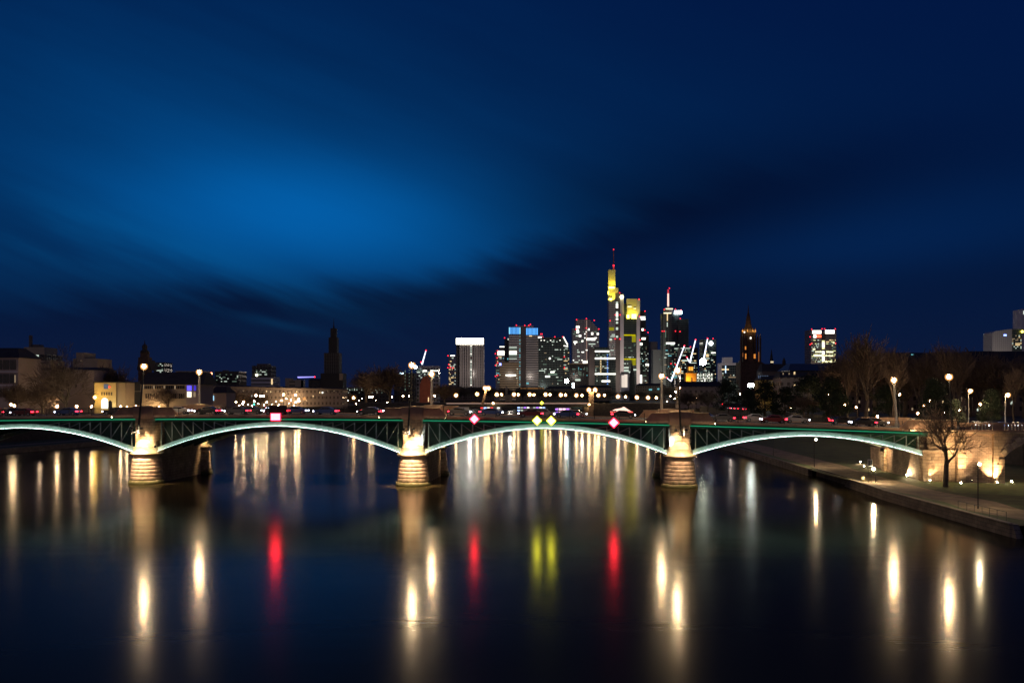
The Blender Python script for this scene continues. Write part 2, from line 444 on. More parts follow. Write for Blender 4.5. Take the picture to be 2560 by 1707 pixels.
strip(BW - .3, BW + .05, -1.25, -.425).build('girder', M_green, BR)
E_gr = emi('green_flange_glow', (.03, .60, .28), .50, True)
strip(-.16, -.055, -.84, -.71).build('glowing_flange', E_gr, BR)  # lit girder flange drawn as a glowing strip
for y in (5, 10.5, 16): strip(y - .2, y + .2, -1.4, -.76).build('cross_beam', M_green, BR)
for y in (2.62, BW / 2 - .08, BW / 2 + .14, BW - 2.75): strip(y, y + .12, -.098, -.09).build('lane_marking', M_white, BR)
PX = [-94.2, -48.5, 0.0, 46.3]           # piers
SP = [(-91.9, -50.7, 10.30), (-46.2, -2.2, 10.78), (2.2, 44.1, 10.52), (48.5, 86.6, 9.35)]
ZS = 6.15
E_led = emi('white_led_strip', (.70, 1, .90), 9.5, True)
def arch_z(s_, x):
    a, b_, za = s_; c_ = (a + b_) / 2; h = (b_ - a) / 2
    t_ = (x - c_) / h
    return ZS + (za - ZS) * (1 - abs(t_) ** 1.9)
for s_ in SP:
    n = 48; xs = [s_[0] + (s_[1] - s_[0]) * i / n for i in range(n + 1)]
    ribs = [(-.25, .35), (5, 5.4), (10.3, 10.7), (15.6, 16), (BW - .35, BW + .25)]
    for j, (y0, y1) in enumerate(ribs):
        b_ = MB(); vs, fs = [], []
        for x in xs:
            z_ = arch_z(s_, x); vs += [(x, y0, z_ - .30), (x, y1, z_ - .30), (x, y1, z_ + .30), (x, y0, z_ + .30)]
        for i in range(n):
            a = i * 4
            for k in range(4): fs.append((a + k, a + 4 + k, a + 4 + (k + 1) % 4, a + (k + 1) % 4))
        fs += [(0, 1, 2, 3), (n * 4 + 3, n * 4 + 2, n * 4 + 1, n * 4)]
        b_.add(vs, fs)
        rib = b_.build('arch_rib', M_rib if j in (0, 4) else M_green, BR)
        if j == 0:
            ls_ = MB()
            for q_ in range(0, n, 2):
                x0_, x1_ = xs[q_] + .07, xs[q_ + 2] - .07
                ls_.tube([(x0_, -.62, arch_z(s_, x0_) - .40), (x1_, -.62, arch_z(s_, x1_) - .40)], .045, 4)
            ls_.build('led_strip', E_led, rib)
            fl = MB(); fl2 = MB()
            for yy, zo in ((-.36, .30), (-.90, -.54)):
                vs, fs = [], []
                for x in xs:
                    z_ = arch_z(s_, x) + zo; vs += [(x, yy, z_), (x, -.25 if yy > -.5 else -.24, z_), (x, -.25 if yy > -.5 else -.24, z_ + .06), (x, yy, z_ + (.06 if yy > -.5 else .13))]
                for i in range(n):
                    a = i * 4
                    for k in range(4): fs.append((a + k, a + 4 + k, a + 4 + (k + 1) % 4, a + (k + 1) % 4))
                fl.add(vs, fs)
            fl.build('rib_flange', M_truss, rib)
    # cross bracing between ribs, seen from below
    br_ = MB()
    for i in range(3, n - 2, 4):
        x = xs[i]; z_ = arch_z(s_, x); br_.box(x - .12, x + .12, .36, BW - .36, z_ - .12, z_ + .12)
    br_.build('bracing', M_green, BR)
    # spandrel trusses front and back, inner web
    for y0 in (.0, BW - .18):
        post_side = 0
        half = (s_[0] + s_[1]) / 2
        for sd in (0, 1):
            x = (s_[0] + .5) if sd == 0 else (s_[1] - .5); st = 1.95 if sd == 0 else -1.95
            k = 0
            while True:
                za, zb = arch_z(s_, x) + .36, zt(x) - 1.26
                if zb - za < .45 or (x - half) * (1 if sd == 0 else -1) > 0: break
                MB().box(x - .085, x + .085, y0, y0 + .18, za, zb).build('truss_post', M_truss, BR)
                x2 = x + st; za2 = arch_z(s_, x2) + .36
                zb2 = zt(x2) - 1.26
                if zb2 - za2 > .3:
                    MB().tube([(x, y0 + .09, zb - .05), (x2, y0 + .09, za2 + .05)], .075, 4).build('truss_diagonal', M_truss, BR)
                x = x2; k += 1
    wb = MB(); vs, fs = [], []
    for x in xs:
        vs += [(x, 2.4, arch_z(s_, x) - .2), (x, 2.4, zt(x) - .8)]
    for i in range(n): fs.append((2 * i, 2 * i + 2, 2 * i + 3, 2 * i + 1))
    wb.add(vs, fs); wb.build('spandrel_web', M_green, BR)
# railings
def railing(xa, xb, y):
    n = max(1, round((xb - xa) / 4.1)); st = (xb - xa) / n
    rl = MB()
    for a in range(n):
        for zo in (.12, 1.13):
            x0, x1 = xa + a * st, xa + (a + 1) * st
            rl.tube([(x0, y, zt(x0) + zo), (x1, y, zt(x1) + zo)], .03, 4)
    nb = int((xb - xa) / .16)
    for i in range(nb):
        x = xa + (i + .5) * .16; z_ = zt(x)
        rl.add([(x - .011, y, z_ + .1), (x + .011, y, z_ + .1), (x + .011, y, z_ + 1.12), (x - .011, y, z_ + 1.12)], [(0, 1, 2, 3)])
    r_ = rl.build('railing', M_dark, BR)
    for a in range(n + 1):
        x = xa + a * st; MB().box(x - .05, x + .05, y - .05, y + .05, zt(x), zt(x) + 1.22).build('railing_post', M_dark, r_)
for a, b_ in ((-170, PX[0] - 6), (PX[0] + 6, PX[1] - 6), (PX[1] + 6, PX[2] - 6), (PX[2] + 6, PX[3] - 6), (PX[3] + 6, 83.5)):
    railing(a, b_, .05)
    railing(a, b_, BW - .05)
# piers
def drum(pr, cx, cy, mm, parent):
    z = 4.55; prof = []; hs = [.66, .62, .64, .64, .64, .66, .9]
    for i, h in enumerate(hs):
        r0 = 2.42 + (4.55 - z) * .105; r1 = 2.42 + (4.55 - z + h) * .105
        e = .075 if i < 6 else .26
        prof += [(r0 - .12, z), (r0 + e * .6, z - .03), (r0 + e, z - .14), (r1 + e, z - h + .15), (r1 + e * .6, z - h + .04), (r1 - .12, z - h + .03)]
        z -= h
    prof += [(2.9, -.6), (2.95, -4)]
    prof = prof[::-1] + [(2.2, 4.62)]
    d = MB().lathe(prof, 32, cx, cy).build('pier_drum', mm, parent, True)
    d2 = MB().lathe([(2.15, 4.6), (2.22, 4.9), (2.35, 5.05), (2.78, 5.28), (2.88, 5.38), (2.86, 5.5), (2.6, 5.62), (2.36, 5.85), (2.22, 6.1), (2.15, 6.4), (2.12, 6.5), (2.0, 6.52), (.5, 6.53)], 32, cx, cy).build('drum_cornice', M_capst, d, False)
    dm = [(2.0, 6.5), (2.0, 6.68)] + [(max(.01, 1.95 * math.cos(R(a))), 6.7 + 1.5 * math.sin(R(a))) for a in range(0, 91, 10)]
    MB().lathe(dm, 28, cx, cy).build('drum_dome', M_capst, d, True)
    return d
def rrect(x0, x1, y0, y1, r_, n=4):
    P_ = []
    for cx_, cy_, a0 in ((x1 - r_, y0 + r_, -90), (x1 - r_, y1 - r_, 0), (x0 + r_, y1 - r_, 90), (x0 + r_, y0 + r_, 180)):
        for i in range(n + 1):
            a = R(a0 + 90 * i / n); P_.append((cx_ + r_ * math.cos(a), cy_ + r_ * math.sin(a)))
    return P_
def pier(cx, full=True):
    body = MB()
    body.hexa([(cx - 2.0, 1.2, -4), (cx + 2.0, 1.2, -4), (cx + 2.0, BW - 1.2, -4), (cx - 2.0, BW - 1.2, -4)],
              [(cx - 1.7, 1.2, 6.0), (cx + 1.7, 1.2, 6.0), (cx + 1.7, BW - 1.2, 6.0), (cx - 1.7, BW - 1.2, 6.0)])
    pr = body.build('pier', M_sand, BR)
    for cy_ in (.2, BW - .2):
        d = drum(pr, cx, cy_, M_pier, BR)
        z1 = zt(cx) - .43
        for o in [d]:
            pass
        f = -1 if cy_ < 5 else 1
        y0, y1 = (-.95, 2.6) if f < 0 else (BW - 2.6, BW + .95)
        MB().slab(rrect(cx - 1.72, cx + 1.72, y0, y1, .45), 6.0, z1 + .02).build('pier_shaft', M_sand, pr)
    MB().slab(rrect(cx - 1.3, cx + 1.3, 2.7, BW - 2.7, .2), 5.9, zt(cx) - .8).build('pier_wall', M_sand, pr)
    zb = zt(cx)
    for f, yf in ((-1, 0), (1, BW)):
        def yy(a): return yf + f * a
        # refuge parapet: wings and raised middle
        for sd in (-1, 1):
            xa, xb, xc = cx + sd * 1.9, cx + sd * 6.0, cx + sd * 4.75
            def pt(x, a, z_): return (x, yy(a), z_)
            q = [pt(xa, .95, zb - .02), pt(xb, .2, zb - .02), pt(xb, -.25, zb - .02), pt(xa, .35, zb - .02)]
            q2_ = [pt(xa, .95, zb + 1.38), pt(xc, .28, zb + 1.38), pt(xc, -.17, zb + 1.38), pt(xa, .35, zb + 1.38)]
            wg = MB(); wg.add(q + q2_, [(0, 3, 2, 1), (4, 5, 6, 7), (0, 1, 5, 4), (1, 2, 6, 5), (2, 3, 7, 6), (3, 0, 4, 7)])
            wo = wg.build('refuge_wall', M_cor, BR)
            xs_ = sorted((cx + sd * 1.92, cx + sd * 4.9)); MB().box(xs_[0], xs_[1], *sorted((yy(1.0), yy(-.2))), zb + 1.385, zb + 1.47).build('coping', M_pier, wo)
            xs_ = sorted((cx + sd * 1.92, cx + sd * 5.9)); MB().box(xs_[0], xs_[1], *sorted((yy(1.12), yy(.2))), zb - .34, zb - .045).build('ledge', M_pier, wo)
        ct = MB().box(cx - 1.86, cx + 1.86, *sorted((yy(1.15), yy(-.5))), zb - .62, zb + 1.5)
        co = ct.build('refuge_block', M_cor, BR)
        MB().prism([(cx - 1.98, zb + 1.505), (cx + 1.98, zb + 1.505), (cx + 1.98, zb + 1.62), (cx, zb + 1.8), (cx - 1.98, zb + 1.62)][::-1], *sorted((yy(1.27), yy(-.6)))).build('coping', M_pier, co)
    return pr
for x in PX: pier(x)
# graffiti on the far refuge walls
def text3(s_, size, m_, parent, loc, rot=(R(90), 0, 0), name='lettering'):
    cu = bpy.data.curves.new(name, 'FONT'); cu.body = s_; cu.size = size; cu.extrude = .015; cu.align_x = 'CENTER'; cu.resolution_u = 2
    to = bpy.data.objects.new(name, cu); COL.objects.link(to)
    bpy.context.view_layer.update()
    me = bpy.data.meshes.new_from_object(to); bpy.data.objects.remove(to)
    me.materials.append(m_) if not me.materials else None
    o = link(name, me, parent); o.location = loc; o.rotation_euler = rot
    return o
M_graf = mat('pale_spray_paint', (.6, .45, .42), .6)
text3('KSA', 1.5, M_graf, BR, (PX[1] + 4.0, BW - .42, zt(-44) + .12), (R(90), 0, 0), 'graffiti')
text3('AB', 1.4, M_graf, BR, (PX[2] + 4.6, BW - .42, zt(4) + .14), (R(90), 0, 0), 'graffiti')

# ---------------------------------------------------------------- stone approach on the right bank
VI = thing('stone_viaduct', 'floodlit brown sandstone approach with arch at the right end of the steel bridge', 'viaduct', (-17.35, 168.6, 0), -PHI)
ab = MB()
ab.box(87.2, 91.9, .4, 22, -1, 9.6)
ab.box(88.0, 100, 22, 34, -1, 5.3)
ab.build('abutment_wall', M_brick, VI)
MB().box(86.7, 91.9, -.6, .38, -1, 6.4).build('front_pier', M_sand, VI)
MB().box(87.6, 91.9, -.5, .36, 6.4, 9.6).build('front_wall', M_sand, VI)
MB().box(86.5, 92.0, -.8, .34, 6.3, 6.62).build('string_course', M_pier, VI)
MB().box(91.9, 97.2, -2.2, 20, -1, 9.5).build('side_wall', M_brick, VI)
xa, xb, zs_, ri = 98.9, 113.9, 5.7, 3.2
Rr_ = (7.5 ** 2 + ri ** 2) / (2 * ri); xc = (xa + xb) / 2; zc = zs_ + ri - Rr_
arc = []
a0 = math.asin(7.5 / Rr_)
for i in range(17):
    a = -a0 + 2 * a0 * i / 16; arc.append((xc + Rr_ * math.sin(a), zc + Rr_ * math.cos(a)))
poly = [(97.2, -1), (xa, -1)] + arc + [(xb, -1), (150, -1), (150, 9.5), (97.2, 9.5)]
MB().prism(poly, -2.9, 21).build('arch_wall', M_sand, VI)
for i in range(18):
    a = -a0 + 2 * a0 * (i + .06) / 18; b_ = -a0 + 2 * a0 * (i + .94) / 18; ro = Rr_ + (1.25 if i % 2 else .95)
    q = [(xc + r_ * math.sin(t_), zc + r_ * math.cos(t_)) for r_, t_ in ((Rr_ - .02, a), (Rr_ - .02, b_), (ro, b_), (ro, a))]
    MB().prism(q, -3.02, -2.9).build('voussoir', M_pier, VI)
qn = 0
for (x, y0, y1, wd) in ((86.55, -.78, 1.0, 1.35), (86.6, 20.5, 22.3, 1.3), (91.75, -2.35, -1.6, .9), (98.0, -3.03, -2.5, .93)):
    for i in range(9):
        if x < 90 and i > 8: continue
        hh = .78 if x != 86.55 and x != 86.6 else .58
        ww = wd + (.35 if i % 2 else 0)
        z0 = 1.0 + i * (hh + .10)
        if z0 + hh > (6.2 if x < 90 else 5.6 if x > 97 else 9.3): break
        MB().box(x - (.35 if (i % 2 and x > 97) else 0), x + (ww if x < 97 else .92), y0, y1, z0, z0 + hh).build('quoin', M_sand, VI)
MB().box(91.7, 150, -3.15, -2.2, 9.5, 9.78).build('cornice', M_pier, VI)
MB().box(91.6, 150, -3.3, -2.3, 9.78, 10.12).build('cornice', M_cor, VI)
MB().box(91.9, 150, -2.3, 21, 9.6, 10.05).build('roadway', M_asph, VI)
MB().box(86.8, 91.9, .9, 20, 9.6, 10.0).build('roadway', M_asph, VI)
MB().box(91.8, 150, -3.1, -2.65, 11.05, 11.28).build('parapet_coping', M_cor, VI)
for x0 in [91.9 + 5.2 * i for i in range(11)]:
    pq = MB().box(x0, x0 + 1.3, -3.05, -2.7, 10.12, 11.05).build('parapet_pier', M_cor, VI)
bl = MB()
for i in range(11):
    for k in range(7): xx = 93.2 + i * 5.2 + k * .55; bl.box(xx + .12, xx + .38, -3.0, -2.75, 10.12, 11.05)
bl.build('balustrade', M_cor, VI)
# refuge parapet at the abutment
rw = MB(); zb = zt(84)
rw.prism([(82.6, zb - .05), (92.0, zb - .15), (92.0, zb + 1.25), (84.2, zb + 1.38)], -1.0, -.45)
rw.build('refuge_wall', M_cor, VI)
MB().box(84.1, 92.2, -1.12, -.35, zb + 1.385, zb + 1.48).build('coping', M_pier, VI)
MB().box(83.4, 91.9, -1.25, .2, zb - .45, zb - .16).build('ledge', M_pier, VI)
MB().box(83.0, 91.9, BW - .4, BW + .2, zb - .45, zb + 1.3).build('refuge_wall', M_cor, VI)

# ---------------------------------------------------------------- floodlights
WARM = (1, .70, .38); SOFTW = (1, .80, .55); COOL = (.62, .86, 1)
E_fw = emi('flood_lens_warm', (1, .78, .45), 60); E_fc = emi('flood_lens_cool', (.65, .9, 1), 60); E_up = emi('uplight_lens', (1, .84, .55), 160)
def flood_proto(m_):
    b_ = MB().box(-.22, .22, -.02, .22, -.17, .17)
    me = b_.mesh('housing', M_dark); l_ = MB().box(-.19, .19, -.035, -.022, -.14, .14).mesh('lens', m_)
    br2 = MB().tube([(-.25, .1, -.02), (-.25, .1, -.3), (.25, .1, -.3), (.25, .1, -.02)], .02, 4).mesh('bracket', M_dark)
    return me, l_, br2
FP = {'w': flood_proto(E_fw), 'c': flood_proto(E_fc), 'u': flood_proto(E_up)}
def flood(loc, target, power, kind, label, group=None, spot=70, size=.15, scale=1.0, col=None):
    d = (Vector(target) - Vector(loc))
    t_ = thing('floodlight', label, 'floodlight', loc, 0, group)
    t_.rotation_mode = 'QUATERNION'; t_.rotation_quaternion = d.to_track_quat('-Y', 'Z'); t_.scale = (scale,) * 3
    for n_, me in zip(('housing', 'lens', 'bracket'), FP[kind]): link(n_, me, t_)
    l = light('flood_beam', 'SPOT', (0, -.12, 0), power, col or (COOL if kind == 'c' else WARM), t_, None, size, spot, .7)
    l.rotation_euler = (R(-90), 0, 0)      # spot looks along -Y of the fixture
    l.rotation_euler = Vector((0, -1, 0)).to_track_quat('-Z', 'Y').to_euler()
    return t_
wh = {1: 'left', 2: 'middle', 3: 'right'}
for i in (0, 1, 2, 3):
    x = PX[i]
    nm = {0: 'off the left edge', 1: 'of the left pier', 2: 'of the middle pier', 3: 'of the right pier'}[i]
    wz_ = 1.0 if i < 3 else .45
    if i:
        flood(br_world(x - .95, -3.4, 9.9), br_world(x - .3, -1.2, 7.6), 4600 * wz_, 'w', f'left one of two small floodlights on the mast bracket {nm}', 'floodlights on the mast brackets', 84, .25)
        flood(br_world(x + .75, -3.4, 9.9), br_world(x + .3, -1.2, 5.6), 4600 * wz_, 'w', f'right one of two small floodlights on the mast bracket {nm}', 'floodlights on the mast brackets', 84, .25)
        flood(br_world(x - .1, -5.4, 9.2), br_world(x, -2.4, 1.2), 12000 * (1 if i < 3 else .3), 'w', f'floodlight on an arm over the water in front {nm}', 'floodlights on the mast brackets', 62, .1, .8, (1, .66, .42))
        flood(br_world(x + (2.7 if i < 3 else -2.7), -2.2, 6.8), br_world(x + (1.7 if i < 3 else -1.7), -.6, 7.9), 600 if i == 1 else 3600, 'c' if i != 1 else 'w', f'floodlight beside the shaft {nm} shining up past the truss', 'floodlights beside the shafts', 50, .2, .8, COOL if i > 1 else WARM)
    for sd in (-1, 1):
        flood(br_world(x + sd * 5.9, -1.0, zt(x + sd * 5.9) - .28), br_world(x + sd * 2, -.8, zt(x) - .1), 170, 'w', f'tiny spotlight at the {"left" if sd < 0 else "right"} end of the refuge ledge {nm}', 'ledge spotlights on the bridge', 60, .05, .7)
    # rear drum lights
    flood(br_world(x + (4.6 if i < 3 else -4.6), BW + .6, 8.6), br_world(x + (1.2 if i < 3 else -1.2), BW - .2, 3.6), 3200, 'w', f'floodlight at the back {nm}', 'rear pier floodlights', 80, .2, .6)
flood(br_world(84.2, -1.55, zt(84) - .25), br_world(90, -.9, zt(88) + .2), 450, 'w', 'bright floodlight under the refuge parapet where bridge meets stone approach', None, 80, .1, .7)
# lights washing the stone approach
def uplight(px, py, tx, power, label, spot=70, tz=6, ty=0, sc=1.3, zz=None):
    D = (CAMZ - zl - .15) * FPX / (py - HOR) if zz is None else zz
    loc = Vector((wx(px, D), D, zl + .22 if zz is None else wz(py, D)))
    b_ = MB().lathe([(.16, -.2), (.16, 0), (.13, .05)], 10)
    t_ = thing('uplight', label, 'uplight', loc, 0, 'ground uplights along the stone approach')
    b_.build('housing', M_dark, t_); MB().sphere((0, 0, .10), .10 * sc / 1.3, 10, 6).build('lens', E_up, t_)
    light('uplight_beam', 'SPOT', (0, .25, .28), power * 2.6, (1, .68, .34), t_, None, .1, spot, .8).rotation_euler = (Vector(tx) - loc).to_track_quat('-Z', 'Y').to_euler()
    return t_
uplight(2325, 1203, br_world(89.2, -.6, 5), 700, 'dim uplight in the grass by the smooth abutment wall left of the quay tree', 60)
uplight(2402, 1209, br_world(92.3, -2.2, 6), 2600, 'bright uplight in the grass just right of the quay tree trunk', 50)
uplight(2493, 1208, br_world(97.1, -2.4, 4), 2600, 'uplight left of the arch opening shining into the wall corner', 75)
uplight(2529, 1206, br_world(99.0, -2.9, 6), 2300, 'brightest uplight on the lawn before the dark arch opening', 80, sc=2)
uplight(2268, 1190, br_world(86.8, .0, 6), 3200, 'bright uplight at the foot of the abutment corner beside the path', 90, sc=2.2)
uplight(2160, 1167, br_world(87, 21, 5), 900, 'small uplight near the far corner of the abutment', 80)
uplight(2151, 1156, br_world(87.5, 30, 4), 600, 'farthest small uplight at the foot of the rear abutment wall', 80)
flood(br_world(85.4, 17.6, 5.6), br_world(86.8, 21.3, 3.0), 1500, 'u', 'bright floodlight below the arch at the far abutment quoins', None, 110, .1, 1.4, (1, .68, .34))
light('wall_wash', 'SPOT', br_world(90.5, -7.5, 1.8), 4500, (1, .70, .38), None, br_world(90, -.5, 7.6), .3, 95, .9)
flood(br_world(92.6, -5.6, 2.0), br_world(92.4, -2.2, 8.6), 2300, 'u', 'low floodlight standing on the grass before the brown wall', None, 80, .2, .7, (1, .66, .36))

# ---------------------------------------------------------------- masts with lamps
def mast(base, top, label, group, r0=.16, r1=.09, mm=None, bracket=0, arm=None, globe=.44, m_l_=None, hood=True, cat='street lamp', name='street_lamp'):
    base, top = Vector(base), Vector(top)
    t_ = thing(name, label, cat, base, 0, group)
    d = top - base
    foot = Vector((0, 0, 0)); h = d.z
    hx = Vector((d.x, d.y, 0))
    pts = [foot, Vector((0, 0, h * .6)), Vector((0, 0, h - .1))] if arm else [foot, hx * .5 + Vector((0, 0, h * .5)), hx + Vector((0, 0, h - .1))]
    MB().tube(pts, [r0, (r0 + r1) / 2, r1], 8).build('pole', mm or M_mast, t_)
    if arm: MB().tube([(0, 0, h - .1), (hx.x * .5, hx.y * .5, h + .25), (hx.x, hx.y, h + .18)], r1 * .7, 6).build('arm', mm or M_mast, t_)
    if m_l_: MB().sphere((hx.x, hx.y, h), globe, 12, 8).build('lamp_glow_ball', m_l_, t_, True)
    else:
        gl_ = MB().sphere((hx.x, hx.y, h), globe * 1.45, 16, 10).build('lamp_glow_ball', M_halo, t_, True)  # outer shell added as a warm glow around the bulb
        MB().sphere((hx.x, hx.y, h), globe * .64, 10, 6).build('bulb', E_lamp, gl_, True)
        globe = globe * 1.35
    if hood: MB().lathe([(globe * .75, h + globe * .78), (globe * .45, h + globe * 1.02), (.03, h + globe * 1.1)], 12, hx.x, hx.y).build('hood', M_dark, t_)
    if r0 > .12 and not arm: MB().lathe([(r0 * 1.7, 0), (r0 * 1.6, .6), (r0 * 1.05, .75)], 10).build('foot', mm or M_mast, t_)
    if bracket:
        k = MB()
        for z_ in (.4, 1.5):
            k.tube([(-.75, -1.0, z_), (.75, -1.0, z_)], .05, 6); k.tube([(0, 0, z_), (0, 1.1, z_)], .06, 6); k.tube([(0, 0, z_), (0, -1.1, z_)], .05, 6)
            k.tube([(-.75, -1.0, z_), (0, 0, z_)], .04, 6); k.tube([(.75, -1.0, z_), (0, 0, z_)], .04, 6)
        k.build('bracket', M_dark, t_)
        k = MB(); k.tube([(0, -.9, .4), (.1, -3.2, .2)], .045, 6); k.tube([(0, -.5, .35), (-2.6, -.6, -.1)], .035, 6); k.tube([(0, -.5, .2), (1.9, -.6, -.5)], .035, 6)
        k.build('floodlight_arm', M_dark, t_)
        MB().tube([(.35, -.6, 1.6), (.35, -.6, .1)], .11, 8).build('ballast_box', M_white, t_)
    return t_
for i, (pxt, pyt, hx) in ((1, (360, 916, .45)), (2, (1030, 913, .2)), (3, (1694, 926, -.2))):
    b0 = br_world(PX[i] - .55 + (.6 if i == 3 else 0), -2.0, 8.9)
    D = b0.y; top = Vector((wx(pxt, D), D, wz(pyt, D)))
    mast(b0, top, f'tall dark lamp mast clamped to the front of the {wh[i]} pier', 'tall lamp masts on the near side of the bridge', .2, .12, M_dark, True)
for i, (px_, py_) in ((1, (498, 930)), (2, (1079, 935)), (3, (1654, 940))):
    D = br_world(PX[i], BW + .6, 0).y; x = wx(px_, D)
    mast((x, D, zt(PX[i]) - .3), (x, D, wz(py_, D)), f'pale lit lamp post on the far parapet above the {wh[i]} pier', 'lamp posts on the far side of the bridge', .3, .2)
mast((72.6, 181, 10.0), (72.0, 181, wz(950, 181)), 'pale lit lamp post on the far parapet at the right end of the bridge', 'lamp posts on the far side of the bridge', .28, .18)
mast((73.3, 159.6, 10.0), (72.65, 159.6, wz(942, 159.6)), 'dark lamp post above the stone approach wall, behind the bare quay tree', None, .16, .1, M_dark)
mast((wx(2421, 230), 230, 8), (wx(2426, 230), 230, wz(977, 230)), 'street lamp with short arm over the road, left of the two at far right', 'road lamps on the right bank', .14, .09, None, 0, 1)
mast((wx(2513, 225), 225, 8), (wx(2520, 225), 225, wz(987, 225)), 'street lamp with short arm over the road nearest the right edge', 'road lamps on the right bank', .14, .09, None, 0, 1)
E_lampq = lampglass('quay_lamp', (1, .76, .42), 1100)
# quay furniture
mast((wx(2035.5, 194), 194, zl), (wx(2040, 194), 194, wz(1098, 194)), 'thin lit lamp post on the quay seen under the right arch', 'lamp posts along the quay path', .07, .05, M_dark, 0, 1, .17, E_lampq, False)
mast((wx(2445, 123), 123, zl), (wx(2449, 123), 123, wz(1160, 123)), 'thin lamp post in front of the brown wall by the quay railing', 'lamp posts along the quay path', .07, .05, M_dark, 0, 1, .15, E_lampq, False)
mast((wx(2189, 160), 160, zl), (wx(2184, 160), 160, wz(1172, 160)), 'short post with bright lamp beside the quay notice board', None, .05, .05, M_dark, 0, 1, .2, E_lampq, False)
t_ = thing('lamp_post', 'unlit thin lamp post on the quay left of the lit one', 'lamp post', (wx(1933.5, 228), 228, zl))
MB().tube([(0, 0, 0), (0, 0, 5)], [.06, .045], 6).build('pole', M_dark, t_); MB().box(-.35, .1, -.1, .1, 5, 5.12).build('lamp_head', M_dark, t_)
t_ = thing('notice_board', 'small pale notice board on two posts beside the quay path', 'sign', (wx(2175, 160), 160, zl))
for s_ in (-.3, .3): MB().tube([(s_, 0, 0), (s_, 0, 3.8)], .035, 6).build('post', M_dark, t_)
pl = MB().box(-.4, .4, -.06, -.04, 2.6, 3.85).build('board', M_white, t_)
MB().box(-.3, -.05, -.075, -.061, 2.8, 3.7).build('panel', M_dark, t_); MB().box(.05, .3, -.075, -.061, 2.8, 3.7).build('panel', M_dark, t_)
tag(MB().lathe([(.35, 0), (.38, .5), (.25, .75), (.01, .8)], 12).build('stone_bollard', M_capst, None, True), 'pale stone bollard on the grass edge by the notice board', 'bollard').location = (wx(2157, 163), 163, zl)
QR = thing('quay_railing', 'thin dark metal railing along the edge of the right quay wall', 'railing', (56.9, 117, zl))
pp = [(56.7, 122), (56.8, 119.9), (56.8, 117.9), (56.8, 116), (56.85, 114.3), (56.9, 112.6), (56.95, 110.6)]
for x, y in pp: MB().tube([(x - 56.9, y - 117, 0), (x - 56.9, y - 117, 1.15)], .035, 6).build('post', M_metal, QR)
MB().tube([(x - 56.9, y - 117, 1.15) for x, y in pp], .035, 6).build('top_rail', M_metal, QR)
MB().tube([(x - 56.9, y - 117, .6) for x, y in pp], .02, 6).build('middle_rail', M_metal, QR)
QR2 = thing('quay_railing', 'short railing piece at the lower right edge behind the steps', 'railing', (57.4, 106.5, zl))
for x in (0, 1.8, 3.6): MB().tube([(x, 0, 0), (x, 0, 1.15)], .035, 6).build('post', M_metal, QR2)
MB().tube([(0, 0, 1.15), (3.6, 0, 1.15)], .035, 6).build('top_rail', M_metal, QR2)

# ---------------------------------------------------------------- navigation lights
def br_x(px, y):
    k = (px - CX) / FPX; c_, s_ = math.cos(PHI), math.sin(PHI)
    return (k * (168.6 + y * c_) + 17.35 - y * s_) / (c_ + k * s_)
E_rs = emi('red_signal_face', (1, .018, .03), 50, True); E_rr = emi('red_signal_halo', (1, .01, .05), 3)
E_ys = emi('yellow_signal_face', (1, .92, .045), 24, True); E_yr = emi('yellow_signal_halo', (1, .95, .0), 1.0)
def nav(px, py, half, col, label, square=False, group='diamond navigation signs'):
    x = br_x(px, -.9); w0 = br_world(x, -.9, 0); z_ = wz(py, w0.y)
    t_ = thing('navigation_sign', label, 'sign', (w0.x, w0.y, z_), -PHI, group)
    h = half
    if square: pf = [(-h, -h * .7), (h, -h * .7), (h, h * .7), (-h, h * .7)]; pr_ = [(a * 1.18, b * 1.22) for a, b in pf]
    else: pf = [(0, -h), (h, 0), (0, h), (-h, 0)]; pr_ = [(a * 1.24, b * 1.24) for a, b in pf]
    MB().prism(pf, -.10, -.0).build('light_face', E_rs if col == 'r' else E_ys, t_)
    MB().prism(pr_, .01, .06).build('rim', E_rr if col == 'r' else E_yr, t_)  # halo around the bright face, shaped as an emissive rim
    MB().prism([(a * .9, b * .9) for a, b in pf], .065, .25).build('housing', M_dark, t_)
    k = MB(); zt_ = zt(x) - z_
    k.box(-.05, .05, .26, .34, -h * .5, zt_ + 1.35); k.box(-.05, .05, .3, .95, zt_ + 1.2, zt_ + 1.35); k.box(-.4, .4, .2, .5, zt_ + 1.36, zt_ + 1.5)
    k.build('hanger', M_dark, t_)
    return t_
nav(689, 1041.8, .80, 'r', 'square red navigation light hanging on the left span', True, None)
nav(1185.9, 1047.3, .72, 'r', 'red diamond navigation light nearest the middle pier')
nav(1342.7, 1051, .74, 'y', 'left one of the two yellow diamond lights at mid-span')
nav(1378, 1051.6, .74, 'y', 'right one of the two yellow diamond lights at mid-span')
nav(1534.5, 1056.5, .78, 'r', 'red diamond navigation light nearest the right pier')
# sign gantry plate behind the square light
tag(MB().box(-1.5, 1.7, 0, .12, .2, 1.5).build('sign_board', M_dark), 'dark plate fixed on the railing above the square red light', 'sign').location = br_world(br_x(693, -.2), -.2, zt(-24) + .2)

